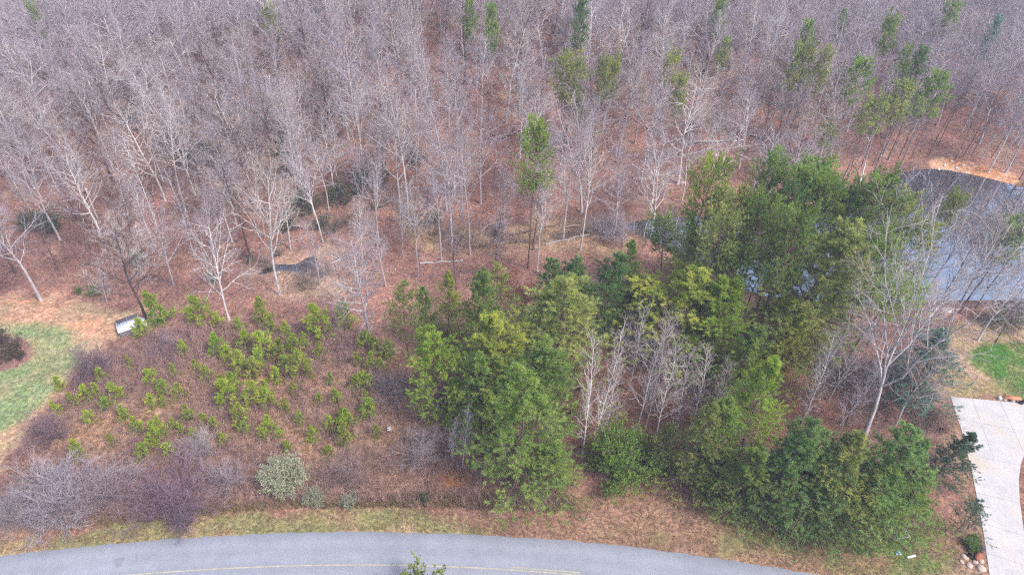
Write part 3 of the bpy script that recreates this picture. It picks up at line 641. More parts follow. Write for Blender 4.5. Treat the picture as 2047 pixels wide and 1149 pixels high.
FARP = [(980, 12, 20, 36, G_MID, 'leaning'), (1163, 0, 20, 34, G_DK, 'dark columnar'), (1140, 104, 19, 72, G_OL, 'wide crowned olive'), (1168, 190, 12, 42, G_OL, 'short olive'), (1208, 118, 18, 34, G_OL, 'thin'), (1228, 110, 18, 30, G_YL, 'yellowish'),
 (1440, 3, 17, 32, G_MID, 'small bright'), (1620, 44, 18, 34, G_MID, 'small round topped'), (1610, 82, 20, 50, G_OL, 'slanting olive'), (1660, 98, 19, 42, G_OL, 'thin slanting'), (1726, 117, 18, 54, G_MID, 'full green'), (1794, 30, 18, 38, G_MID, 'compact green'),
 (1815, 92, 17, 30, G_MID, 'narrow green'), (1848, 98, 17, 36, G_DK, 'round dark green'), (1752, 188, 16, 56, G_OL, 'drooping olive'), (1822, 165, 17, 62, G_OL, 'flat topped'), (1882, 148, 18, 62, G_MID, 'tall shaggy'), (1917, 0, 18, 40, G_MID, 'pale topped'), (1994, 34, 17, 28, G_BL, 'tiny bluish'), (1690, 20, 15, 22, G_MID, 'tiny'),
 (1660, 250, 10, 44, G_OL, 'short bushy'), (1368, 150, 17, 38, G_OL, 'dull brownish green'), (938, 2, 17, 28, G_MID, 'half cut'), (1345, 105, 16, 34, G_YL, 'faint yellow'), (1455, 80, 15, 30, G_OL, 'faint'), (535, 12, 15, 34, G_OL, 'faint olive'), (62, 2, 16, 26, G_MID, 'tiny green')]
FARL = {0: 'leaning bright pine at the top of the hillside left of centre', 1: 'dark columnar pine cut by the top edge right of centre', 2: 'wide crowned olive pine on the hillside above the lone bright pine', 3: 'short olive pine at the foot of the wide crowned pine', 4: 'left one of two thin olive pines on the middle hillside', 5: 'right one of two thin pines with a yellowish crown on the hillside',
 6: 'small bright pine near the top edge among grey trees', 7: 'small round topped pine above the slanting pair', 8: 'left slanting pine of the pair on the right hillside', 9: 'right slanting pine of the pair on the right hillside', 10: 'full green double crowned pine on the right hillside', 11: 'compact green pine near the top right edge', 12: 'narrow pine left of the round dark one on the upper right', 13: 'round dark green pine on the upper right hillside', 14: 'drooping olive pine on a leaning trunk above the pond', 15: 'flat topped pine left in the clump above the pond bank', 16: 'tall shaggy pine right in the clump above the pond bank', 17: 'pale topped pine cut by the top edge at the right', 18: 'tiny bluish pine in the top right corner', 19: 'tiny pine tip near the top edge left of the compact pine', 20: 'short bushy pine behind the pond side group', 21: 'dull brownish pine among grey trees left of the slanting pair', 22: 'half cut pine top at the top edge near the centre', 23: 'faint yellow pine right of the two thin hillside pines', 24: 'faint olive pine below the small bright top edge pine', 25: 'faint olive pine at the top edge in the left half', 26: 'tiny green pine in the top left corner'}
for k, (px, py, H, w, c, _) in enumerate(FARP):
    x, y = from_top(px, py, H)
    plant(FPINE[k % 3], 'pine_tree', x, y, H, px_w(x, y, H, w) * 1.1, FARL[k], 'evergreen tree', 'pines scattered over the hillside', (.2, .15, .14), c)

# ------------------------------------------------------------------ bare trees one can pick out: base pixel, row of the top, crown width in pixels
BT = [
 (VASE, 1722, 880, 395, 350, (.46, .42, .42), (.43, .38, .38), 'huge white limbed bare tree leaning across the right side'),
 (SLIM, 1163, 915, 655, 120, PALE, TWT, 'left of two pale slender bare trees behind the holly bush'),
 (SLIM, 1183, 905, 640, 130, PALE, TWT, 'right of two pale slender bare trees behind the holly bush'),
 (SLIM, 1272, 865, 585, 130, GREY, TWT, 'tall grey sapling rising from the reddish clearing'),
 (SLIM, 1290, 855, 610, 110, GREY, TWT, 'second grey sapling close beside the tallest in the clearing'),
 (SLIM, 1350, 868, 690, 120, GREY, TWG, 'shorter pale sapling at the right of the reddish clearing'),
 (SLIM, 1235, 800, 610, 90, DARKB, TWG, 'thin dark trunked tree at the back of the clearing'),
 (SLIM, 1320, 800, 640, 90, DARKB, TWG, 'dark thin tree between grey saplings in the clearing'),
 (SLIM, 1208, 880, 680, 110, PALE, TWT, 'pale slender tree standing just right of the pale pair'),
 (SLIM, 1312, 872, 660, 110, PALE, TWT, 'pale slender tree in the middle of the reddish clearing'),
 (SLIM, 1382, 850, 680, 110, PALE, TWT, 'pale slender tree at the right rim of the reddish clearing'),
 (SLIM, 1425, 840, 700, 100, GREY, TWT, 'grey slender tree beside the olive cedar'),
 (SLIM, 1255, 780, 600, 90, GREY, TWG, 'grey slender tree at the back left of the clearing'),
 (SLIM, 1620, 800, 640, 110, PALE, TWG, 'pale thin tree right of the feathery rounded pine'),
 (SLIM, 1665, 870, 700, 110, GREY, TWG, 'grey thin tree before the huge white trunk'),
 (SLIM, 1745, 800, 640, 110, GREY, TWG, 'grey thin tree close behind the huge white trunk'),
 (SLIM, 1600, 850, 650, 120, PALE, TWG, 'pale forked sapling right of the bright pointed pine'),
 (SLIM, 1655, 800, 612, 130, GREY, TWG, 'grey sapling left of the huge white limbed tree'),
 (SLIM, 1690, 850, 700, 110, DARKB, TWG, 'dark thin sapling under the huge white limbed tree'),
 (SPREAD, 1790, 850, 690, 150, GREY, (.36, .27, .25), 'low brownish bare tree right of the huge white trunk'),
 (SLIM, 925, 935, 812, 80, PALE, TWG, 'small whitish birch like sapling before the bright rounded pine'),
 (SLIM, 905, 925, 825, 60, PALE, TWG, 'smallest whitish sapling left of the roadside conifer'),
 (ROUND, 738, 672, 425, 165, GREY, TWG, 'round crowned grey tree standing alone at the field edge'),
 (SPREAD, 560, 590, 285, 165, PALE, TWT, 'tall pale trunk passing in front of the small pool'),
 (SPREAD, 458, 640, 395, 150, PALE, TWG, 'white limbed tree with a hanging broken limb by the field'),
 (SPREAD, 292, 640, 440, 170, DARKB, (.50, .45, .45), 'dark trunk with long white limbs beside the white roofed shed'),
 (SPREAD, 347, 570, 400, 120, GREY, TWG, 'grey tree left of the white limbed field edge tree'),
 (TALL, 82, 600, 380, 150, GREY, TWG, 'leaning grey trunk at the edge of the left lawn'),
 (TALL, 33, 545, 330, 120, DARKB, TWG, 'dark trunk at the left border above the clay path'),
 (SLIM, 215, 605, 520, 70, GREY, TWG, 'small twisted grey tree on the clay path behind the shed'),
 (TALL, 500, 515, 300, 100, DARKB, TWG, 'straight dark trunk left of the small pool'),
 (SLIM, 640, 570, 420, 110, GREY, TWG, 'thin grey tree right of the small pool'),
 (TALL, 817, 440, 150, 130, PALE, TWT, 'tall pale tree above the upper bend of the creek'),
 (SPREAD, 800, 425, 165, 130, PALE, TWG, 'second pale trunk just left of the tall creek bend tree'),
 (TALL, 905, 500, 290, 100, PALE, TWG, 'pale twin trunk tree beside the creek left of centre'),
 (TALL, 940, 510, 220, 110, GREY, TWT, 'grey straight trunk tree at the creek near the centre'),
 (TALL, 882, 520, 330, 90, GREY, TWG, 'thick grey trunk below the creek left of centre'),
 (TALL, 1066, 500, 300, 90, (.22, .14, .13), TWG, 'reddish brown straight trunk at the creek'),
 (TALL, 1160, 500, 268, 110, PALE, TWT, 'white trunk with arching limbs left of the pond head'),
 (TALL, 1125, 480, 280, 110, PALE, TWG, 'pale branching tree right of the lone bright topped pine'),
 (SPREAD, 1228, 470, 290, 120, GREY, TWG, 'grey many limbed tree at the pond head'),
 (SPREAD, 1300, 470, 300, 130, PALE, TWG, 'pale spreading tree over the narrow end of the pond'),
 (TALL, 1470, 545, 340, 120, PALE, TWG, 'white limbed tree among the pines over the water'),
 (TALL, 1520, 600, 420, 90, GREY, TWG, 'slender grey tree in front of the pond'),
 (TALL, 1490, 620, 450, 80, DARKB, TWG, 'dark slender trunk in front of the pond'),
 (SPREAD, 1955, 680, 480, 130, PALE, TWG, 'left of two leaning bare trees on the right lawn'),
 (SPREAD, 1990, 684, 585, 70, DARKB, TWG, 'small dark leaning tree on the right lawn'),
 (TALL, 1830, 620, 380, 120, GREY, (.4, .32, .3), 'grey tree on the near shore left of the lawn'),
 (TALL, 1900, 640, 400, 140, GREY, (.42, .34, .32), 'pinkish twigged tree at the lawn corner by the pond'),
 (TALL, 1770, 720, 560, 110, GREY, (.38, .28, .25), 'brown twigged tree behind the huge white trunk'),
 (SPREAD, 555, 290, 130, 150, PALE, TWT, 'broad many limbed tree on the lower left hillside'),
 (SPREAD, 330, 400, 200, 150, PALE, TWT, 'forked pale tree high on the left hillside'),
 (SPREAD, 390, 390, 190, 140, PALE, TWT, 'second forked pale tree right of the first on the hillside'),
 (SPREAD, 200, 470, 300, 140, PALE, TWG, 'white limbed tree in the lower left wood'),
 (SPREAD, 120, 480, 250, 130, GREY, TWG, 'grey spreading tree near the dark holly at the left'),
 (TALL, 1775, 320, 180, 60, DARKB, TWG, 'dark leaning trunk on the bank left of the clay'),
 (TALL, 1975, 345, 170, 90, PALE, TWG, 'pale trunk standing on the clay bank of the pond'),
 (TALL, 2010, 345, 180, 90, GREY, TWG, 'grey trunk at the right end of the clay bank'),
]
PICKED = []
for k, (kind, px, py, pt, w, bark, tw, lab) in enumerate(BT):
    x, y, _ = ground(px, py); H = height_to(x, y, pt); pr = kind[k % len(kind)]; w = w * .66 if kind is SLIM else w
    plant(pr, 'bare_tree', x, y, H, px_w(x, y, H, w), lab, 'bare tree', None, bark, tw, sink=.1); PICKED.append((x, y))

# trunks along the pond shores
ORD = ['first', 'second', 'third', 'fourth', 'fifth', 'sixth', 'seventh', 'eighth', 'ninth', 'tenth', 'eleventh', 'twelfth', 'thirteenth', 'fourteenth', 'fifteenth', 'sixteenth', 'seventeenth', 'eighteenth', 'nineteenth', 'twentieth', 'twenty-first', 'twenty-second', 'twenty-third', 'twenty-fourth']
g = np.random.default_rng(91); shore = inflate(POND, 1.0); shore = shore[::1]; far = []
acc = 0.0
for a_, b_ in zip(shore, np.roll(shore, -1, 0)):
    L_ = np.linalg.norm(b_ - a_); nrm_ = np.array([(b_ - a_)[1], -(b_ - a_)[0]]) / max(L_, 1e-6); t_ = 0.0
    while t_ < L_:
        p_ = a_ + (b_ - a_) * t_ / L_ + nrm_ * g.uniform(.3, 5.5); t_ += g.uniform(1.6, 3.6)
        q_ = project(p_[0], p_[1], h1(*p_))
        if 1690 < q_[0] < 2130 and q_[1] < 420: far.append((q_[0], p_[0], p_[1]))
far.sort()
for i, (q, x, y) in enumerate(far[:24]):
    kind = TALL if g.random() < .6 else CROOK; pr = kind[int(g.integers(len(kind)))]; H = g.uniform(11, 19); dk = g.random() < .75
    plant(pr, 'bare_tree', x, y, H, pr['W'] * H / pr['H'] * g.uniform(.4, .6), f"{'dark' if dk else 'grey'} bare trunk on the far pond bank, {ORD[i]} from the left", 'bare tree', 'bare trees on the far pond bank', DARKB if dk else GREY, TWG, sink=.1, lean=.03); PICKED.append((x, y))
NS = sorted([(1345, 545), (1392, 590), (1440, 600), (1500, 640), (1552, 625), (1575, 660), (1622, 632), (1660, 650), (1700, 628), (1735, 660), (1765, 640), (1800, 626), (1845, 655), (1872, 630), (1925, 628), (1320, 520), (1905, 612), (1950, 616), (1985, 612), (2020, 614), (2044, 610), (1968, 640)])
for i, (px, py) in enumerate(NS):
    x, y, _ = ground(px, py); kind = SLIM if i % 2 else TALL; pr = kind[i % len(kind)]; H = g.uniform(9, 17)
    plant(pr, 'bare_tree', x, y, H, pr['W'] * H / pr['H'] * .8, f"{'slender' if i % 2 else 'tall'} bare tree on the near pond shore, {ORD[i]} from the left", 'bare tree', 'bare trees on the near pond shore', [GREY, DARKB, PALE, GREY][i % 4], [TWG, (.40, .33, .32)][i % 2], sink=.1, lean=.04); PICKED.append((x, y))

# ------------------------------------------------------------------ the wood on the hillside
allpts = list(PICKED); grid = {}
def near(x, y, r):
    i, j = int(x // 6), int(y // 6)
    for a in range(i - 2, i + 3):
        for b in range(j - 2, j + 3):
            for (u, v) in grid.get((a, b), ()):
                if (u - x) ** 2 + (v - y) ** 2 < r * r: return True
    return False
def put(x, y): grid.setdefault((int(x // 6), int(y // 6)), []).append((x, y))
for p in PICKED: put(*p)
cand = []
g = np.random.default_rng(77)
for _ in range(60000):
    x, y = g.uniform(-150, 165), g.uniform(64, 215)
    V = np.interp(x, _vx, _vy)
    flat = -38 < x < 18 and y > 71 + max(0, x) * .9
    if y < V + 3 and not (x < -20 and y > 72 + max(0, (x + 60) * .1)) and not flat: continue
    pxx, pyy, _ = project(x, y, h1(x, y)); pxt, pyt, _ = project(x, y, h1(x, y) + 17)
    if pyy < 0 and pyt < -30: continue
    if pyt > 0 and False: continue
    if max(pxx, pxt) < -60 or min(pxx, pxt) > IW + 60 or pyt < -25 and pyy < 0: continue
    if 940 < pxx < 1035 and 280 < pyy < 400: continue
    r = 3.9 if y > V + 3 else 4.6
    if pxx < 700: r *= .95
    if 900 < pxx < 1500 and pyy > 150: r *= 1.15
    if near(x, y, r): continue
    dp = float(sdist(np.array([x]), np.array([y]), POND)[0]); dq = float(sdist(np.array([x]), np.array([y]), POOL)[0])
    if dp < 2.5 or dq < 3: continue
    put(x, y); cand.append((x, y, pxx, pyy, y < V + 3))
def zone_label(px, py):
    row = 'high on hillside' if py < 150 else ('midway up hillside' if py < 290 else 'low on hillside')
    c = ['far left', 'left of centre', 'near middle', 'right of centre', 'far right'][int(np.clip(px / IW * 5, 0, 4))]
    return row, c
cand.sort(key=lambda c: (c[0] ** 2 + c[1] ** 2))
rest = []; specs = []
for k, (x, y, px, py, pt) in enumerate(cand):
    if k >= 225: rest.append((x, y)); continue
    u = g.random(); kind = (TALL if u < .6 else SLIM) if pt else (SPREAD if u < .2 else TALL if u < .6 else CROOK if u < .82 else VASE if u < .92 else ROUND)
    pr = kind[int(g.integers(len(kind)))]; H = g.uniform(11, 17) if pt else g.uniform(12, 21.5); W = pr['W'] * H / pr['H'] * g.uniform(.72, 1.0)
    u = g.random(); b = PALE if u < .45 else GREY if u < .8 else DARKB
    tw = [TWG, TWT, (.33, .28, .325), (.41, .36, .37)][int(g.integers(4))]
    row, c = zone_label(px, py); row = 'on creek flat' if pt else row
    kn = {id(SPREAD): 'spreading', id(TALL): 'tall narrow', id(VASE): 'forked', id(ROUND): 'round crowned', id(CROOK): 'crooked', id(SLIM): 'slender'}[id(kind)]
    bn = 'pale' if b is PALE else 'grey' if b is GREY else 'dark trunked'
    specs.append((f'{bn} {kn} bare tree', f'{row} {c}', px, pr, x, y, H, W, b, tw))
OR_ = ORD_ = ['first', 'second', 'third', 'fourth', 'fifth', 'sixth', 'seventh', 'eighth', 'ninth', 'tenth', 'eleventh', 'twelfth']
byl = {}
for s_ in specs: byl.setdefault(s_[0] + s_[1], []).append(s_)
for same in byl.values():
    same.sort(key=lambda q: q[2])
    for i, (a_, b_, px, pr, x, y, H, W, bk, tw) in enumerate(same):
        lab = f'{a_} {b_}' if len(same) == 1 else f'{a_}, {OR_[i]} from left {b_}'
        plant(pr, 'bare_tree', x, y, H, W, lab, 'bare tree', 'bare trees of the hillside wood', bk, tw, lean=.035, sink=.15)
print('wood', len(cand), 'rest', len(rest))
# the farthest trees, one mass: instances of whole bare trees on points
def wood_mass(pts):
    V = np.array([[x, y, h1(x, y) - .1] for x, y in pts]); me = mesh_np('far_wood', V)
    o = obj('far_wood', me); stuff(o, 'mass of bare grey trees along the top of the hillside', 'wood')
    ng = bpy.data.node_groups.new('far_wood', 'GeometryNodeTree')
    ng.interface.new_socket('Geometry', in_out='INPUT', socket_type='NodeSocketGeometry'); ng.interface.new_socket('Geometry', in_out='OUTPUT', socket_type='NodeSocketGeometry')
    gi = ng.nodes.new('NodeGroupInput'); go = ng.nodes.new('NodeGroupOutput')
    protos = [SPREAD[0], SPREAD[2], TALL[1], VASE[1], SPREAD[3]]
    src = {}
    for ob in COL.objects:
        if ob.type == 'MESH': src.setdefault(ob.data.name, ob)
    gti = ng.nodes.new('GeometryNodeGeometryToInstance')
    for p in reversed(protos):
        j = ng.nodes.new('GeometryNodeJoinGeometry')
        for key in ('trunk', 'crown'):
            oi = ng.nodes.new('GeometryNodeObjectInfo'); oi.transform_space = 'ORIGINAL'; oi.inputs['Object'].default_value = src[p[key].name]
            sc_ = ng.nodes.new('GeometryNodeSetMaterial'); sc_.inputs['Material'].default_value = M_FARB if key == 'trunk' else M_FART
            ng.links.new(oi.outputs['Geometry'], sc_.inputs[0]); ng.links.new(sc_.outputs[0], j.inputs[0])
        ng.links.new(j.outputs[0], gti.inputs[0])
    iop = ng.nodes.new('GeometryNodeInstanceOnPoints'); iop.inputs['Pick Instance'].default_value = True
    ng.links.new(gi.outputs[0], iop.inputs['Points']); ng.links.new(gti.outputs[0], iop.inputs['Instance'])
    def rnd(tp, lo, hi, seed):
        r = ng.nodes.new('FunctionNodeRandomValue'); r.data_type = tp
        ins = [i for i in r.inputs if i.enabled]; ins[0].default_value = lo; ins[1].default_value = hi; ins[-1].default_value = seed
        return [o_ for o_ in r.outputs if o_.enabled][0]
    ng.links.new(rnd('INT', 0, len(protos) - 1, 3), iop.inputs['Instance Index'])
    ng.links.new(rnd('FLOAT_VECTOR', (0, 0, 0), (.05, .05, 6.28), 5), iop.inputs['Rotation'])
    ng.links.new(rnd('FLOAT', .68, 1.02, 8), iop.inputs['Scale'])
    ng.links.new(iop.outputs[0], go.inputs[0])
    md = o.modifiers.new('wood', 'NODES'); md.node_group = ng
M_FARB = plain('far_bark', (.50, .455, .465), .9, .6, 1.3, 2); M_FART = plain('far_twigs', (.345, .29, .325), .9, .8, 1.2, 1)
if rest: wood_mass(rest)

# ------------------------------------------------------------------ young pines of the brush field
SP = [(405, 630, 52), (330, 628, 56), (292, 664, 34), (440, 642, 30), (525, 628, 46), (545, 655, 36), (643, 658, 52), (690, 640, 44), (480, 650, 26), (439, 698, 42), (498, 684, 40), (536, 700, 46), (562, 706, 40), (588, 697, 36), (606, 742, 50), (480, 733, 40), (512, 742, 36), (553, 754, 34),
 (306, 756, 30), (205, 756, 26), (264, 731, 22), (418, 752, 28), (716, 721, 26), (733, 690, 34), (752, 694, 30), (779, 706, 28), (740, 730, 30), (761, 733, 26), (723, 764, 28), (459, 792, 50), (508, 800, 44), (538, 802, 34), (473, 768, 30), (571, 815, 22), (484, 838, 38), (540, 852, 38), (491, 858, 24), (525, 872, 22),
 (626, 870, 30), (658, 852, 30), (690, 876, 40), (686, 834, 30), (695, 838, 46), (739, 824, 38), (754, 862, 24), (678, 798, 30), (713, 772, 28), (735, 768, 32), (730, 792, 24), (411, 838, 28), (430, 850, 24), (379, 833, 28), (348, 848, 24), (369, 860, 22), (324, 856, 36), (313, 878, 40), (278, 853, 30), (331, 780, 28), (362, 786, 34), (306, 808, 24), (331, 806, 18), (240, 787, 34), (198, 786, 26), (174, 788, 30), (125, 772, 26), (120, 820, 24), (184, 836, 24), (578, 895, 26), (160, 905, 34), (768, 705, 22), (575, 668, 30), (610, 690, 26), (460, 715, 30), (520, 722, 34), (578, 730, 30), (446, 770, 28), (530, 775, 26), (590, 780, 24), (640, 705, 26), (370, 700, 26), (395, 735, 22), (350, 745, 20), (660, 760, 22), (640, 800, 22), (600, 840, 24), (660, 900, 28), (560, 870, 22), (450, 880, 26), (390, 870, 24), (250, 830, 26), (215, 810, 24), (150, 800, 24), (290, 905, 30), (340, 900, 28), (230, 880, 22)]
bands = [(0, 672, 'back row of the field'), (672, 722, 'row behind the middle'), (722, 762, 'middle row'), (762, 800, 'row before the middle'), (800, 845, 'second row from the road'), (845, 2000, 'row nearest the road')]
for lo_, hi_, nm in bands:
    row = sorted([s for s in SP if lo_ <= s[1] < hi_])
    for i, (px, py, w) in enumerate(row):
        x, y, _ = ground(px, py + .33 * w); W = w * project(x, y, 1)[2] / FPX * .99; H = W * random.uniform(1.35, 1.8)
        c = random.choice([G_SAP, (.46, .58, .08), G_YL, G_SAP, (.41, .56, .09)]); size = 'small' if w < 28 else 'medium' if w < 40 else 'large'
        plant(random.choice(SAPL), 'pine_sapling', x, y, H, W, f'{size} green pine sapling, {ORD[i]} from left in the {nm}', 'pine sapling', 'young pines in the brush field', PINEB, c, lean=.05)

# ------------------------------------------------------------------ shrubs
SH = [  # kind, base px, py, height m, width px, stem colour, twig colour, leaf colour, label, name
 (BUSH, 352, 1005, 4.2, 175, (.17, .12, .14), (.23, .155, .19), None, 'large dense purple brown bare bush at the roadside', 'bare_shrub'),
 (BUSH, 372, 1048, 2.2, 70, (.14, .10, .12), (.20, .14, .17), None, 'small dark bare bush at the foot of the purple bush', 'bare_shrub'),
 (BUSH, 120, 1005, 4.2, 200, (.40, .36, .38), (.34, .29, .32), None, 'wide tangled grey bare thicket at the lower left', 'bare_shrub'),
 (BUSH, 30, 1030, 3.0, 130, (.33, .30, .30), (.30, .26, .27), None, 'grey bare shrub cut by the left edge near the road', 'bare_shrub'),
 (BUSH, 220, 990, 3.2, 150, (.33, .28, .29), (.30, .23, .24), None, 'brownish bare shrub between grey thicket and purple bush', 'bare_shrub'),
 (BUSH, 462, 968, 3.2, 95, (.42, .36, .37), (.36, .28, .30), None, 'pale twiggy bush right of the purple bush', 'bare_shrub'),
 (BUSH, 398, 905, 2.6, 80, (.42, .38, .38), (.36, .31, .31), None, 'pale grey bush behind the purple bush', 'bare_shrub'),
 (ROUND, 828, 935, 6.6, 125, (.27, .22, .22), (.29, .23, .23), None, 'rounded grey brown bare tree like bush before the evergreens', 'bare_shrub'),
 (BUSH, 790, 790, 3.2, 90, (.34, .28, .27), (.36, .28, .27), None, 'pale brown bush left of the grey log', 'bare_shrub'),
 (LEAFB, 568, 968, 3.4, 96, (.25, .2, .18), (.3, .26, .22), (.46, .48, .33), 'silvery grey green bushy shrub in the roadside brush', 'leafy_shrub'),
 (LEAFB, 630, 1000, 1.5, 48, (.25, .2, .18), (.3, .26, .22), (.43, .46, .32), 'small silvery shrub right of the big silvery one', 'leafy_shrub'),
 (LEAFB, 698, 1005, 1.2, 36, (.25, .2, .18), (.3, .26, .22), (.43, .46, .33), 'little round silvery shrub nearest the road', 'leafy_shrub'),
 (LEAFB, 848, 1003, 1.3, 24, (.2, .15, .12), (.2, .15, .12), (.08, .14, .04), 'small dark green shrub on the bank above the verge', 'leafy_shrub'),
 (HOLLY, 1238, 950, 6.2, 140, (.2, .16, .13), (.2, .16, .13), (.21, .35, .07), 'dense rounded green holly bush beside the mown strip', 'holly_bush'),
 (BROWNT, 1452, 548, 9.0, 80, (.2, .14, .12), (.3, .2, .16), (.33, .11, .05), 'small tree with rust orange leaves before the pond', 'leafy_tree'),
 (BROWNT, 1135, 790, 6.0, 70, (.2, .14, .12), (.3, .2, .16), (.36, .16, .09), 'rust leaved shrub right of the tall drooping conifer', 'leafy_shrub'),
 (BROWNT, 1030, 600, 5.0, 90, (.2, .14, .12), (.3, .2, .16), (.31, .13, .08), 'pinkish brown leaved shrub behind the evergreen stand', 'leafy_shrub'),
 (UNDER, 14, 690, 2.6, 56, (.16, .12, .11), (.17, .13, .115), (.13, .095, .065), 'upper dull brown shrub in the mulch island', 'leafy_shrub'),
 (UNDER, 22, 716, 2.2, 58, (.16, .12, .11), (.17, .13, .115), (.11, .10, .055), 'lower dull brown shrub in the mulch island', 'leafy_shrub'),
 (UNDER, 188, 590, 1.8, 26, PINEB, TWG, (0.144, 0.270, 0.054), 'small green holly on the clay path edge, right one', 'holly_bush'),
 (UNDER, 158, 588, 1.4, 18, PINEB, TWG, (0.126, 0.234, 0.054), 'tiny green holly on the clay path edge, left one', 'holly_bush'),
 (UNDER, 280, 525, 2.2, 34, PINEB, TWG, (0.216, 0.270, 0.081), 'olive holly left of the white limbed field edge tree', 'holly_bush'),
 (UNDER, 430, 560, 2.2, 36, PINEB, TWG, (0.234, 0.270, 0.090), 'olive evergreen bush under the white limbed tree', 'holly_bush'),
 (UNDER, 95, 462, 3.4, 70, PINEB, TWG, (0.072, 0.144, 0.063), 'dark holly in the wood at the far left', 'holly_bush'),
 (UNDER, 70, 452, 2.6, 60, PINEB, TWG, (0.108, 0.144, 0.072), 'dusky holly left of the dark far left one', 'holly_bush'),
 (UNDER, 400, 320, 5.0, 80, PINEB, TWG, (0.090, 0.162, 0.072), 'large dim holly under the left hillside trees', 'holly_bush'),
 (UNDER, 330, 300, 3.5, 50, PINEB, TWG, (0.090, 0.162, 0.072), 'dim holly left of the large dim holly', 'holly_bush'),
 (UNDER, 272, 240, 4.0, 50, PINEB, TWG, (0.090, 0.153, 0.081), 'small dim evergreen high on the left hillside', 'holly_bush'),
 (CONE, 578, 352, 8.0, 48, PINEB, None, (.07, .16, .035), 'bright green cedar in the left hillside wood', 'cedar_tree'),
 (UNDER, 445, 345, 4.5, 70, PINEB, TWG, (0.099, 0.162, 0.072), 'dim holly right of the large dim holly', 'holly_bush'),
 (UNDER, 620, 420, 4.0, 80, PINEB, TWG, (0.108, 0.153, 0.072), 'dim evergreen clump behind the small pool', 'holly_bush'),
 (UNDER, 690, 400, 4.0, 70, PINEB, TWG, (0.099, 0.153, 0.072), 'dim evergreen clump left of the creek bend', 'holly_bush'),
 (UNDER, 740, 365, 4.5, 70, PINEB, TWG, (0.099, 0.162, 0.072), 'dim evergreen clump above the creek bend', 'holly_bush'),
 (UNDER, 835, 330, 4.0, 40, PINEB, TWG, (0.081, 0.162, 0.072), 'dark evergreen behind the tall creek bend tree', 'holly_bush'),
 (UNDER, 872, 445, 2.8, 28, PINEB, TWG, (0.162, 0.252, 0.072), 'small green bush beside the pale fallen log', 'holly_bush'),
 (UNDER, 650, 460, 2.5, 50, PINEB, TWG, (0.090, 0.153, 0.072), 'low evergreen right above the small pool', 'holly_bush'),
 (UNDER, 580, 460, 2.5, 46, PINEB, TWG, (0.108, 0.162, 0.072), 'low evergreen left above the small pool', 'holly_bush'),
 (UNDER, 555, 512, 1.2, 16, PINEB, TWG, (0.126, 0.216, 0.063), 'tiny green bush on the bank of the small pool', 'holly_bush'),
 (UNDER, 502, 525, 1.4, 18, PINEB, TWG, (0.198, 0.252, 0.090), 'tiny olive bush at the foot of the dark trunk', 'holly_bush'),
 (BUSH, 607, 572, 1.6, 60, (.36, .28, .24), (.42, .32, .25), None, 'tan twiggy bush at the near lip of the small pool', 'bare_shrub'),
 (BUSH, 648, 548, 1.8, 50, (.36, .3, .28), (.38, .3, .27), None, 'greyish twiggy bush at the right end of the small pool', 'bare_shrub'),
 (BUSH, 535, 530, 1.3, 46, (.3, .24, .2), (.36, .27, .22), None, 'low brown bush on the left bank of the small pool', 'bare_shrub'),
 (BUSH, 1790, 760, 3.4, 130, (.3, .24, .22), (.3, .21, .19), None, 'reddish brown thicket behind the huge white trunk', 'bare_shrub'),
 (BUSH, 1700, 760, 3.0, 120, (.32, .26, .25), (.32, .23, .21), None, 'pale brown thicket left of the huge white trunk', 'bare_shrub'),
 (BUSH, 1870, 850, 2.4, 90, (.3, .23, .2), (.32, .2, .16), None, 'rusty bare shrub at the top left of the driveway', 'bare_shrub'),
 (BUSH, 1220, 470, 3.0, 100, (.34, .29, .3), (.34, .29, .31), None, 'grey twiggy thicket at the narrow end of the pond', 'bare_shrub'),
 (BUSH, 1000, 680, 3.5, 90, (.3, .24, .24), (.32, .25, .26), None, 'greyish thicket between the left pines', 'bare_shrub'),
 (BUSH, 1340, 945, 2.6, 80, (.3, .25, .23), (.31, .24, .22), None, 'tangled bare shrub right of the holly bush', 'bare_shrub'),
 (BUSH, 330, 705, 2.4, 70, (.3, .22, .23), (.3, .21, .22), None, 'pinkish bare shrub below the white roofed shed', 'bare_shrub'),
 (BUSH, 195, 745, 3.2, 90, (.2, .15, .17), (.23, .16, .18), None, 'dark purple bare shrub at the lawn side of the field', 'bare_shrub'),
 (BUSH, 110, 870, 2.6, 100, (.2, .14, .15), (.24, .16, .17), None, 'dark reddish bare shrub at the field corner by the lawn', 'bare_shrub'),
 (BUSH, 690, 950, 2.2, 110, (.25, .19, .18), (.27, .19, .18), None, 'low brown bare shrub behind the little silvery shrubs', 'bare_shrub'),
]
for k, (kind, px, py, H, w, bark, tw, lf, lab, nm) in enumerate(SH):
    x, y, _ = ground(px, py); W = w * project(x, y, H * .5)[2] / FPX
    cat = 'bare shrub' if nm == 'bare_shrub' else 'evergreen tree' if nm == 'cedar_tree' else 'shrub'
    ev = nm == 'cedar_tree'
    plant(kind[k % len(kind)], nm, x, y, H, W, lab, cat, None, bark, lf if ev else tw, names=('trunk' if ev else 'stems', 'crown', 'leaves'), leaf=lf)
# broad leaved tree standing on the camera side of the road, only its top in view
x, y = from_top(822, 1121, 9.5 * 1.22)
plant(shrub(700, 9.5, 6.4, 26, 9, 6, .012, 4, 3, .26, .13), 'leafy_tree', x, y, 9.5, 6.2, 'leafy green tree top rising over the near edge of the road', 'tree', None, (.25, .2, .17), (.25, .2, .17), leaf=(.30, .37, .10))
x, y = from_top(745, 1132, 8.5)
plant(SLIM[1], 'bare_tree', x, y, 8.5, 2.2, 'bare twig tips left of the leafy tree top at the bottom edge', 'bare tree', None, GREY, (.3, .26, .26))

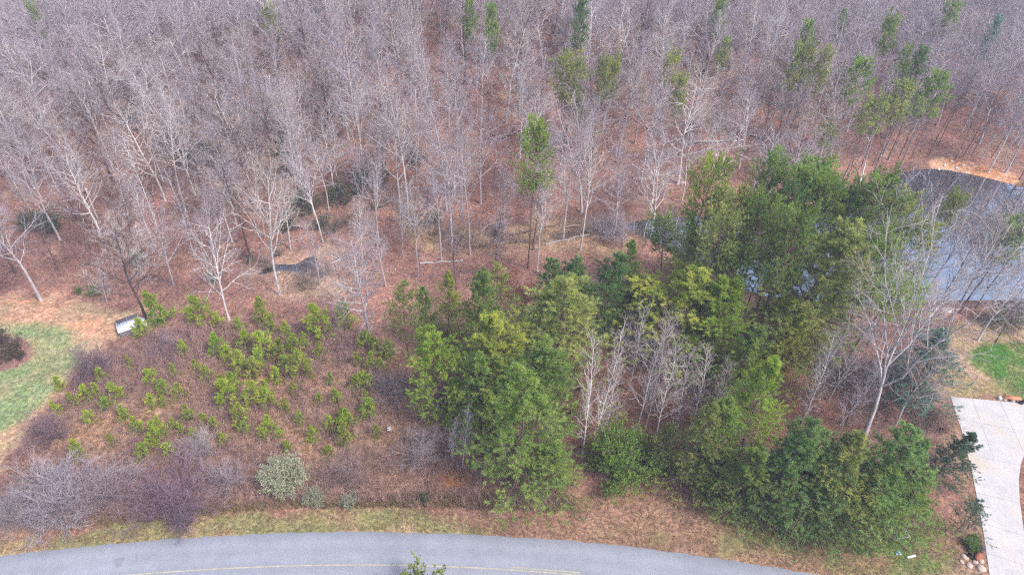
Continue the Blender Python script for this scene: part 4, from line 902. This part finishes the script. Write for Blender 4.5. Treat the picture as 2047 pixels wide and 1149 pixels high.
# ------------------------------------------------------------------ brush, grass and undergrowth that nobody could count
def stems(name, pts, hts, r, ntw, col, label, cat, spread=.3, seed=1, twl=.52):
    g_ = np.random.default_rng(seed); n = len(pts); S = np.column_stack([pts, hq(pts[:, 0], pts[:, 1]) - .05])
    D = nrm(np.column_stack([g_.normal(0, spread, (n, 2)), np.ones(n)])); mb = MB()
    P, T, R = grow(S, D, hts, np.full(n, r), np.full(n, r * .4), 2, .12, 0, g_); mb.add(*tubes(P, R, 3))
    if ntw:
        s, d, l, _ = spawn(P, T, R, hts, ntw, .25, 1.0, .6, .2, twl, .4, .4, g_)
        P2, T2, R2 = grow(s, d, l, np.full(len(l), r * .6), np.full(len(l), r * .3), 1, .1, 0, g_); mb.add(*tubes(P2, R2, 3))
    o = obj(name, mb.mesh(name, [M_BRUSH])); o.color = (*col, 1); return stuff(o, label, cat)
def blades(name, pts, ln, wd, K, col, label, cat, seed=1, spread=.6):
    g_ = np.random.default_rng(seed); pos = np.column_stack([pts, hq(pts[:, 0], pts[:, 1])]); mb = MB()
    mb.add(*tufts(pos, np.tile([[0, 0, 1.0]], (len(pos), 1)), K, ln, wd, spread, g_))
    o = obj(name, mb.mesh(name, [M_LEAF])); o.color = (*col, 1); return stuff(o, label, cat)
def scatter(poly, n, dens=None, seed=0):
    g_ = np.random.default_rng(seed); lo, hi = poly.min(0), poly.max(0); p = g_.uniform(lo, hi, (n, 2))
    k = sdist(p[:, 0], p[:, 1], poly) < 0; p = p[k]
    if dens is not None: p = p[g_.random(len(p)) < dens(p[:, 0], p[:, 1])]
    return p
den = lambda a, b, s, o=0: (lambda x, y: sst(a, b, fbm(x, y, s, o)))
g = np.random.default_rng(5)
p = scatter(Z_FIELD, 24000, den(.30, .50, .22, 1), 1); stems('brush', p, g.uniform(.6, 1.7, len(p)), .013, 5, (.38, .245, .22), 'reddish brown knee high brush covering the field', 'brush', seed=2)
p = scatter(Z_FIELD, 14000, den(.44, .64, .16, 8), 3); stems('bramble', p, g.uniform(.7, 1.9, len(p)), .010, 7, (.31, .195, .205), 'purplish bramble tangles in the field', 'bramble', spread=.5, seed=4)
p = scatter(Z_FIELD, 26000, den(.40, .62, .3, 2), 5); blades('dry_grass', p, .55, .045, 6, (.46, .31, .2), 'tan dry grass tufts between the brush', 'grass', 6)
p = scatter(gpoly([(60, 1050), (300, 1030), (500, 1005), (700, 1000), (850, 985), (1000, 990), (1150, 995), (1150, 1025), (1000, 1020), (800, 1012), (520, 1018), (330, 1040), (80, 1062)]), 9000, None, 7); blades('tall_grass', p, .8, .05, 6, (.36, .28, .15), 'tall straw coloured grass along the back of the verge', 'grass', 8, .35)
def off_road(p, m=.15): r = np.hypot(p[:, 0] - RC[0], p[:, 1] - RC[1]); return p[(r > RR + m) & (sdist(p[:, 0], p[:, 1], DP) > .1)]
p = off_road(scatter(VERGE, 60000, None, 9)); k = fbm(p[:, 0], p[:, 1], .3, 2) > .48
blades('verge_grass', p[k], .13, .04, 4, (.28, .18, .125), 'short tan mown grass beside the road', 'grass', 10, .8)
blades('green_grass', p[~k & (vnoise(p[:, 0], p[:, 1], .12, 5) > .35)], .13, .04, 4, (.25, .215, .11), 'short greenish mown grass beside the road', 'grass', 11, .8)
p = scatter(gpoly([(-60, 655), (0, 640), (100, 650), (160, 672), (160, 730), (110, 790), (40, 850), (-20, 880), (-60, 890)]), 16000, den(.3, .62, .35, 2), 12); p = p[sdist(p[:, 0], p[:, 1], gpoly([(-120, 672), (10, 668), (50, 674), (70, 695), (64, 718), (30, 738), (-20, 745), (-120, 750)])) > .1]
blades('lawn_grass', p, .07, .045, 3, (.29, .36, .16), 'green lawn grass at the left', 'grass', 13, .8)
p = scatter(gpoly([(1945, 690), (2047, 683), (2150, 690), (2150, 815), (2090, 810), (2040, 790), (1985, 760), (1950, 730)]), 14000, den(.3, .5, .4, 2), 14); blades('lawn_grass', p, .08, .045, 3, (.17, .30, .08), 'bright green lawn grass at the right', 'grass', 15, .8)
FORE = gpoly([(-60, 560), (100, 585), (250, 600), (330, 600), (560, 640), (700, 660), (790, 710), (850, 790), (1000, 900), (1150, 960), (1500, 1000), (1780, 1040), (1880, 950), (1900, 800), (1850, 700), (1700, 625), (1500, 610), (1400, 560), (1300, 490), (1100, 470), (900, 440), (700, 440), (400, 450), (-60, 420)], 0)
def dry(p): return p[(sdist(p[:, 0], p[:, 1], POND) > .5) & (sdist(p[:, 0], p[:, 1], POOL) > .3)]
p = dry(scatter(FORE, 12000, den(.34, .58, .12, 6), 16)); stems('undergrowth', p, g.uniform(.7, 2.6, len(p)), .013, 6, (.33, .225, .215), 'pinkish brown waist high undergrowth below the trees', 'undergrowth', seed=17)
HILL = np.array([(-140, 84), (-60, 86), (-14, 90), (20, 94), (45, 102), (75, 116), (110, 112), (160, 118), (150, 190), (-140, 190)])
p = dry(scatter(HILL, 7000, den(.3, .6, .07, 6), 18)); stems('hill_saplings', p, g.uniform(1.2, 5.5, len(p)), .020, 6, (.34, .27, .28), 'thin bare saplings filling the hillside wood', 'undergrowth', seed=19, spread=.12, twl=.32)
p = dry(scatter(FORE, 12000, den(.45, .65, .2, 3), 21)); blades('leaf_drift', p, .22, .12, 3, (.27, .14, .10), 'loose russet leaves on the forest floor', 'leaves', 22, 1.2)
p = scatter(gpoly([(1250, 880), (1500, 960), (1780, 1030), (1900, 940), (1850, 820), (1500, 760), (1250, 780)]), 2600, None, 23); stems('thicket', p, g.uniform(.8, 2.8, len(p)), .012, 7, (.28, .2, .18), 'brown stems under the roadside evergreens', 'undergrowth', seed=24)

p = CREEK[g.integers(0, len(CREEK) - 1, 1500)]; q = np.roll(CREEK, -1, 0)[:len(CREEK) - 1]; i_ = g.integers(0, len(CREEK) - 1, 1800); t_ = g.random((1800, 1))
p = CREEK[i_] * (1 - t_) + q[i_] * t_ + g.normal(0, 2.2, (1800, 2)); p = dry(p); stems('creek_brush', p, g.uniform(.5, 2.4, len(p)), .013, 6, (.30, .235, .2), 'grey brown brush along the creek', 'undergrowth', seed=31, spread=.45)
# ------------------------------------------------------------------ small things
def simple(name, mb, mat, loc, rz, label, cat, group=None, smooth=False):
    o = obj(name, mb.mesh(name, [mat], smooth), None, loc, rz); return tag(o, label, cat, group)
M_WHITE = plain('white_metal', (.72, .73, .76), .45, .82, 1.06, 3, detail=5); M_SLAT = plain('grey_boards', (.30, .28, .29), .85, .7, 1.2, 5); M_SLAT2 = plain('weathered_boards', (.11, .1, .11), .85, .7, 1.2, 5)
M_LOG = plain('log_wood', (.40, .29, .22), .85, .7, 1.2, 3, bump=.3); M_LOGD = plain('dark_log', (.20, .14, .12), .9, .6, 1.3, 3, bump=.3); M_LOGG = plain('grey_log', (.42, .37, .36), .9, .7, 1.2, 3, bump=.3)
M_ROCK = plain('rock', (.46, .36, .29), .85, .7, 1.2, 4, bump=.4); M_RED = plain('rust_board', (.30, .085, .045), .7, .75, 1.15, 6); M_DARK = plain('dark_pot', (.035, .03, .035), .6, .8, 1.2, 5); M_ORANGE = plain('terracotta', (.50, .20, .10), .7, .8, 1.15, 6)
M_GREENB = plain('utility_green', (.13, .17, .14), .5, .85, 1.1, 5); M_BLUE = plain('blue_lid', (.13, .33, .55), .5, .9, 1.1, 5); M_GREYP = plain('pale_grey', (.55, .56, .58), .6, .8, 1.1, 5)
# shed
x, y, z = ground(262, 660); sh = empty('garden_shed', (x, y, z - .55), math.radians(36)); tag(sh, 'small shed with white metal roof and grey slatted lean to', 'shed')
for sx in (-1, 1):
    for sy in (-1, 1):
        m = MB(); m.box((sx * 1.15, sy * .8, .75 + .08 * sy), (.09, .09, 1.5 + .16 * sy)); obj('post', m.mesh('post', [M_SLAT]), sh)
for k in range(7):
    m = MB(); m.box((0, -.86, .12 + k * .2), (2.3, .03, .17)); obj('wall_board', m.mesh('wall_board', [M_SLAT]), sh)
    for sx in (-1, 1):
        m = MB(); m.box((sx * 1.21, 0, .12 + k * .2), (.03, 1.6, .17)); obj('wall_board', m.mesh('wall_board', [M_SLAT]), sh)
m = MB(); V = np.array([[-1.35, -.95, 1.44], [1.35, -.95, 1.44], [1.35, .55, 1.62], [-1.35, .55, 1.62]]); m.add(np.vstack([V, V + [0, 0, .05]]), [[3, 2, 1, 0], [4, 5, 6, 7], [0, 1, 5, 4], [1, 2, 6, 5], [2, 3, 7, 6], [3, 0, 4, 7]])
roof = obj('roof', m.mesh('roof', [M_WHITE]), sh)
for k in range(6):
    m = MB(); P = np.array([[-1.2 + k * .48, -.95, 1.505], [-1.2 + k * .48, .55, 1.685]]); m.tube(P, [.018, .018], 4); obj('seam', m.mesh('seam', [M_WHITE]), roof)
m = MB(); V = np.array([[1.37, -.95, 1.40], [1.85, -.9, 1.12], [1.85, .5, 1.28], [1.37, .55, 1.58]]); m.add(np.vstack([V, V + [0, 0, .04]]), [[3, 2, 1, 0], [4, 5, 6, 7], [0, 1, 5, 4], [1, 2, 6, 5], [2, 3, 7, 6], [3, 0, 4, 7]]); obj('roof_flap', m.mesh('roof_flap', [M_WHITE]), sh)
for k in range(9):
    m = MB(); m.box((0, .68 + k * .13, 1.48 - k * .02), (2.6, .105, .03)); obj('lean_to_slat', m.mesh('lean_to_slat', [M_SLAT2]), sh)
for sx in (-1.25, 0, 1.25):
    m = MB(); m.box((sx, 1.07, 1.40), (.08, .95, .08)); obj('rafter', m.mesh('rafter', [M_SLAT]), sh)
    m = MB(); m.box((sx, 1.5, .66), (.08, .08, 1.4)); obj('post', m.mesh('post', [M_SLAT]), sh)
# logs
def log(pa, pb, r, mat, label, name='fallen_log', za=0.0, zb=0.0, stubs=3, grp=None):
    a_ = ground(*pa); b_ = ground(*pb); a_[2] += r * .7 + za; b_[2] += r * .7 + zb; c = (a_ + b_) / 2; t = np.linspace(0, 1, 7)[:, None]; g_ = np.random.default_rng(int(pa[0] + pa[1]))
    P = (a_ * (1 - t) + b_ * t) - c; P[1:-1] += g_.normal(0, r * .35, (5, 3)); m = MB(); R = np.linspace(r, r * .6, 7); m.tube(P, R, 8)
    P2 = np.vstack([P[:1], P[:1] + nrm(P[:1] - P[1:2]) * .01]); m.tube(P2, [r, .001], 8); P2 = np.vstack([P[-1:], P[-1:] + nrm(P[-1:] - P[-2:-1]) * .01]); m.tube(P2, [R[-1], .001], 8)
    o = tag(obj(name, m.mesh(name, [mat], True), None, tuple(c)), label, 'log', grp)
    for k in range(stubs):
        i = g_.integers(1, 6); q = MB(); d = nrm(g_.normal(0, 1, 3) + [0, 0, .7]); q.tube(np.array([P[i], P[i] + d * r * 5, P[i] + (d + g_.normal(0, .3, 3)) * r * 9]), [r * .35, r * .22, r * .1], 5); obj('broken_limb', q.mesh('broken_limb', [mat], True), o)
log((830, 454), (874, 404), .26, M_LOG, 'pale bare fallen log slanting up from the creek bend')
log((945, 472), (990, 450), .22, M_LOG, 'pale log lying across the creek near the centre', zb=.3)
log((998, 450), (1010, 470), .16, M_LOGD, 'short dark log propped beside the creek stump')
log((985, 282), (1040, 262), .34, M_LOG, 'tan fallen trunk on the open hillside above the creek')
log((860, 300), (965, 290), .18, M_LOGD, 'dark fallen trunk left of the tan one on the hillside')
log((1385, 285), (1480, 284), .25, M_LOGG, 'grey fallen trunk above the pond head')
log((1440, 300), (1500, 292), .18, M_LOG, 'thin tan trunk just below the grey fallen trunk')
log((1490, 265), (1560, 298), .22, M_LOGD, 'dark fallen trunk slanting down toward the pond pines')
log((1370, 325), (1415, 312), .22, M_LOG, 'bent tan log behind the lone lopsided pine')
log((840, 528), (925, 522), .17, M_LOGG, 'thin pale log on the leaf litter below the creek')
log((808, 784), (842, 774), .24, M_LOGG, 'short grey log with pale end beside the evergreen stand', stubs=1)
log((1720, 372), (1722, 340), .2, M_LOGG, 'white broken trunk standing at the far pond shore', zb=1.5, stubs=2)
log((1560, 440), (1640, 425), .16, M_LOGD, 'dark log lying at the far water edge of the pond')
log((1020, 470), (1110, 452), .16, M_LOGD, 'long dark log along the creek right of the centre')
m = MB(); m.tube([[0, 0, -.2], [.02, 0, .8], [0, .03, 2.2]], [.38, .3, .28], 9); m.tube([[0, .03, 2.2], [0, .03, 2.22]], [.28, .01], 9); x, y, z = ground(992, 476); simple('stump', m, M_LOGD, (x, y, z), 0, 'tall dark broken stump standing in the straw by the creek', 'stump', smooth=True)
log((700, 452), (770, 440), .15, M_LOGD, 'dark log left of the creek bend on the litter')
log((1090, 490), (1180, 470), .16, M_LOGG, 'grey log on the straw right of the creek')
log((900, 484), (950, 500), .15, M_LOGD, 'short dark log in the wet creek channel')
log((1130, 455), (1215, 440), .18, M_LOG, 'tan log at the end of the creek by the pond')
log((655, 530), (720, 505), .14, M_LOGG, 'thin grey log right of the small pool')
log((440, 470), (520, 452), .15, M_LOGD, 'dark log on the litter above the small pool')
log((1290, 330), (1350, 300), .18, M_LOGD, 'dark log slanting on the slope above the pond head')
log((1190, 265), (1260, 250), .17, M_LOG, 'tan log on the slope right of the lone bright topped pine')
# clay bank rocks and pale boulder
def rock(px, py, s, label, mat=M_ROCK, name='rock', flat=.6, grp=None):
    g_ = np.random.default_rng(int(px * 3 + py)); th = np.linspace(0, 6.283, 9)[:-1]; m = MB(); rings = []
    for zz, rr in ((-.15, .9), (.15, 1.0), (.55, .8), (.8, .42)):
        q = rr * g_.uniform(.82, 1.15, 8); rings.append(np.column_stack([np.cos(th) * q, np.sin(th) * q * .8, np.full(8, zz * flat) + g_.normal(0, .04, 8)]))
    V = np.vstack(rings + [[[0, 0, .88 * flat]]]) * s; i = np.arange(8); j = (i + 1) % 8
    m.add(V, np.vstack([np.column_stack([k * 8 + i, k * 8 + j, k * 8 + 8 + j, k * 8 + 8 + i]) for k in range(3)]), np.column_stack([24 + i, 24 + j, np.full(8, 32)]))
    x, y, z = ground(px, py); return simple(name, m, mat, (x, y, z), g_.random() * 6, label, 'rock', grp)
M_PALER = plain('pale_rock', (.62, .52, .46), .8, .75, 1.1, 3, bump=.3)
rock(1893, 620, .75, 'flat whitish boulder at the lawn corner near the pond', M_PALER, flat=.5)
for k, (px, py, s, l) in enumerate([(1888, 330, .42, 'pale rock at the left end of the clay bank'), (1902, 322, .36, 'pale rock on top of the clay bank'), (1912, 336, .4, 'pale rock at the waterline under the clay bank'), (1925, 330, .32, 'small pale rock on the middle of the clay bank'), (1876, 338, .34, 'small rock where the clay bank meets the water')]): rock(px, py, s, l, M_PALER)
for k, (px, py, s, l) in enumerate([(1928, 1112, .42, 'tan rock at the left of the driveway rock bed'), (1938, 1130, .38, 'tan rock at the lower left of the rock bed'), (1961, 1136, .5, 'largest tan rock at the bottom of the rock bed'), (1949, 1122, .34, 'flat pale rock in the middle of the rock bed'), (1962, 1122, .32, 'tan rock under the rust red plank'), (1922, 1122, .26, 'small rock at the left rim of the rock bed')]): rock(px, py, s, l)
x, y, z = ground(1952, 1112); m = MB(); m.box((0, 0, .32), (1.25, .42, .08), .0); o = simple('plank', m, M_RED, (x, y, z), .75, 'rust red plank leaning in the driveway rock bed', 'plank'); o.rotation_euler = (.25, .1, .8)
def pot(px, py, r, h, label, mat):
    x, y, z = ground(px, py); m = MB(); m.tube([[0, 0, 0], [0, 0, h * .5], [0, 0, h], [0, 0, h], [0, 0, h * .8]], [r * .7, r, r * .9, r * .75, r * .7], 12); m.tube([[0, 0, h * .8], [0, 0, h * .81]], [r * .72, .001], 12); return simple('plant_pot', m, mat, (x, y, z), 0, label, 'pot', smooth=True)
pot(1936, 1112, .24, .4, 'dark round pot among the rocks by the driveway', M_DARK)
pot(2040, 806, .3, .5, 'dark pot at the right end of the stone bench', M_DARK)
for k, (px, py, w, l, c) in enumerate([(1938, 1092, 32, 'lime green tuft above the driveway rock bed', (.18, .3, .06)), (1952, 1098, 26, 'low purple green plant behind the rust red plank', (.2, .16, .17)), (1945, 1080, 24, 'small green plant below the thin grey green pine', (.13, .24, .05)), (1942, 1114, 12, 'tiny green plant beside the dark round pot', (.12, .2, .04))]):
    x, y, z = ground(px, py); W = w * project(x, y, .4)[2] / FPX; plant(LEAFB[k % 2], 'garden_plant', x, y, W * .6, W, l, 'plant', None, PINEB, c, names=('stems', 'twigs', 'leaves'), leaf=c)
# stone bench at the head of the driveway
x, y, z = ground(2020, 800); b = empty('stone_bench', (x, y, z), math.radians(-6)); tag(b, 'low stone bench with an orange top at the head of the driveway', 'bench')
m = MB(); m.box((0, 0, .48), (1.9, .55, .1)); obj('seat', m.mesh('seat', [M_ORANGE]), b)
for sx in (-.75, .15, .8): m = MB(); m.box((sx, 0, .2), (.36, .5, .44), 0, .9); obj('support_stone', m.mesh('support_stone', [M_PALER]), b)
m = MB(); m.box((-1.25, .0, .15), (.5, .5, .36), .3, .8); obj('end_stone', m.mesh('end_stone', [M_PALER]), b)
# utility boxes in the verge
x, y, z = ground(1802, 1066); t = empty('utility_box', (x, y, z), .2); tag(t, 'green grey utility cabinet under the roadside evergreens', 'utility box')
m = MB(); m.box((0, 0, .38), (1.0, .75, .8), 0, .96); obj('cabinet', m.mesh('cabinet', [M_GREENB]), t); m = MB(); m.box((0, 0, .80), (1.06, .8, .05)); obj('lid', m.mesh('lid', [M_GREENB]), t); m = MB(); m.box((0, 0, -.02), (1.3, 1.0, .1)); obj('pad', m.mesh('pad', [M_GREYP]), t); m = MB(); m.box((0, -.40, .45), (.5, .02, .2)); obj('label_plate', m.mesh('label_plate', [M_GREYP]), t)
x, y, z = ground(1794, 1105); t = empty('meter_box', (x, y, z), .1); tag(t, 'flat blue meter lid in the green verge', 'utility box'); m = MB(); m.box((0, 0, .05), (.5, .36, .14)); obj('rim', m.mesh('rim', [M_GREYP]), t); m = MB(); m.box((0, 0, .135), (.44, .3, .03)); obj('lid', m.mesh('lid', [M_BLUE]), t)
x, y, z = ground(1820, 1113); t = empty('pedestal', (x, y, z), .25); tag(t, 'pale grey cable pedestal lying by the blue meter lid', 'utility box'); m = MB(); m.tube([[-.45, 0, .13], [.35, 0, .13]], [.12, .12], 10); m.tube([[-.45, 0, .13], [-.46, 0, .13]], [.12, .001], 10); obj('tube', m.mesh('tube', [M_GREYP], True), t); m = MB(); m.tube([[.35, 0, .13], [.42, 0, .13], [.45, 0, .13]], [.135, .135, .02], 10); obj('cap', m.mesh('cap', [M_WHITE], True), t)
# markers in the field
x, y, z = ground(779, 866); t = empty('marker_sign', (x, y, z), .3); tag(t, 'small white marker sign on a post by the rounded bare bush', 'sign'); m = MB(); m.box((0, 0, .55), (.06, .06, 1.2)); obj('post', m.mesh('post', [M_SLAT]), t)
for zz in (.95, .62): m = MB(); m.box((0, -.045, zz), (.42, .03, .22)); obj('panel', m.mesh('panel', [M_WHITE]), t)
x, y, z = ground(727, 695); t = empty('nest_box', (x, y, z), .4); tag(t, 'black and white nest box on a post at the back of the field', 'nest box'); m = MB(); m.box((0, 0, .6), (.07, .07, 1.3)); obj('post', m.mesh('post', [M_SLAT]), t); m = MB(); m.box((0, 0, 1.4), (.3, .3, .36)); obj('box', m.mesh('box', [M_WHITE]), t); m = MB(); m.box((0, 0, 1.62), (.38, .38, .08)); obj('roof', m.mesh('roof', [M_DARK]), t)
# ------------------------------------------------------------------ haze
hm, nt, out = newmat('haze'); pv = N(nt, 'ShaderNodeVolumePrincipled', Density=.0006, Anisotropy=0.0); pv.inputs['Color'].default_value = (.76, .80, 1.0, 1); nt.links.new(pv.outputs[0], out.inputs['Volume'])
m = MB(); m.box((0, 60, 28), (1500, 1400, 84)); o = obj('haze', m.mesh('haze', [hm])); o['kind'] = 'stuff'; o['label'] = 'thin bluish haze over the hillside'; o['category'] = 'haze'
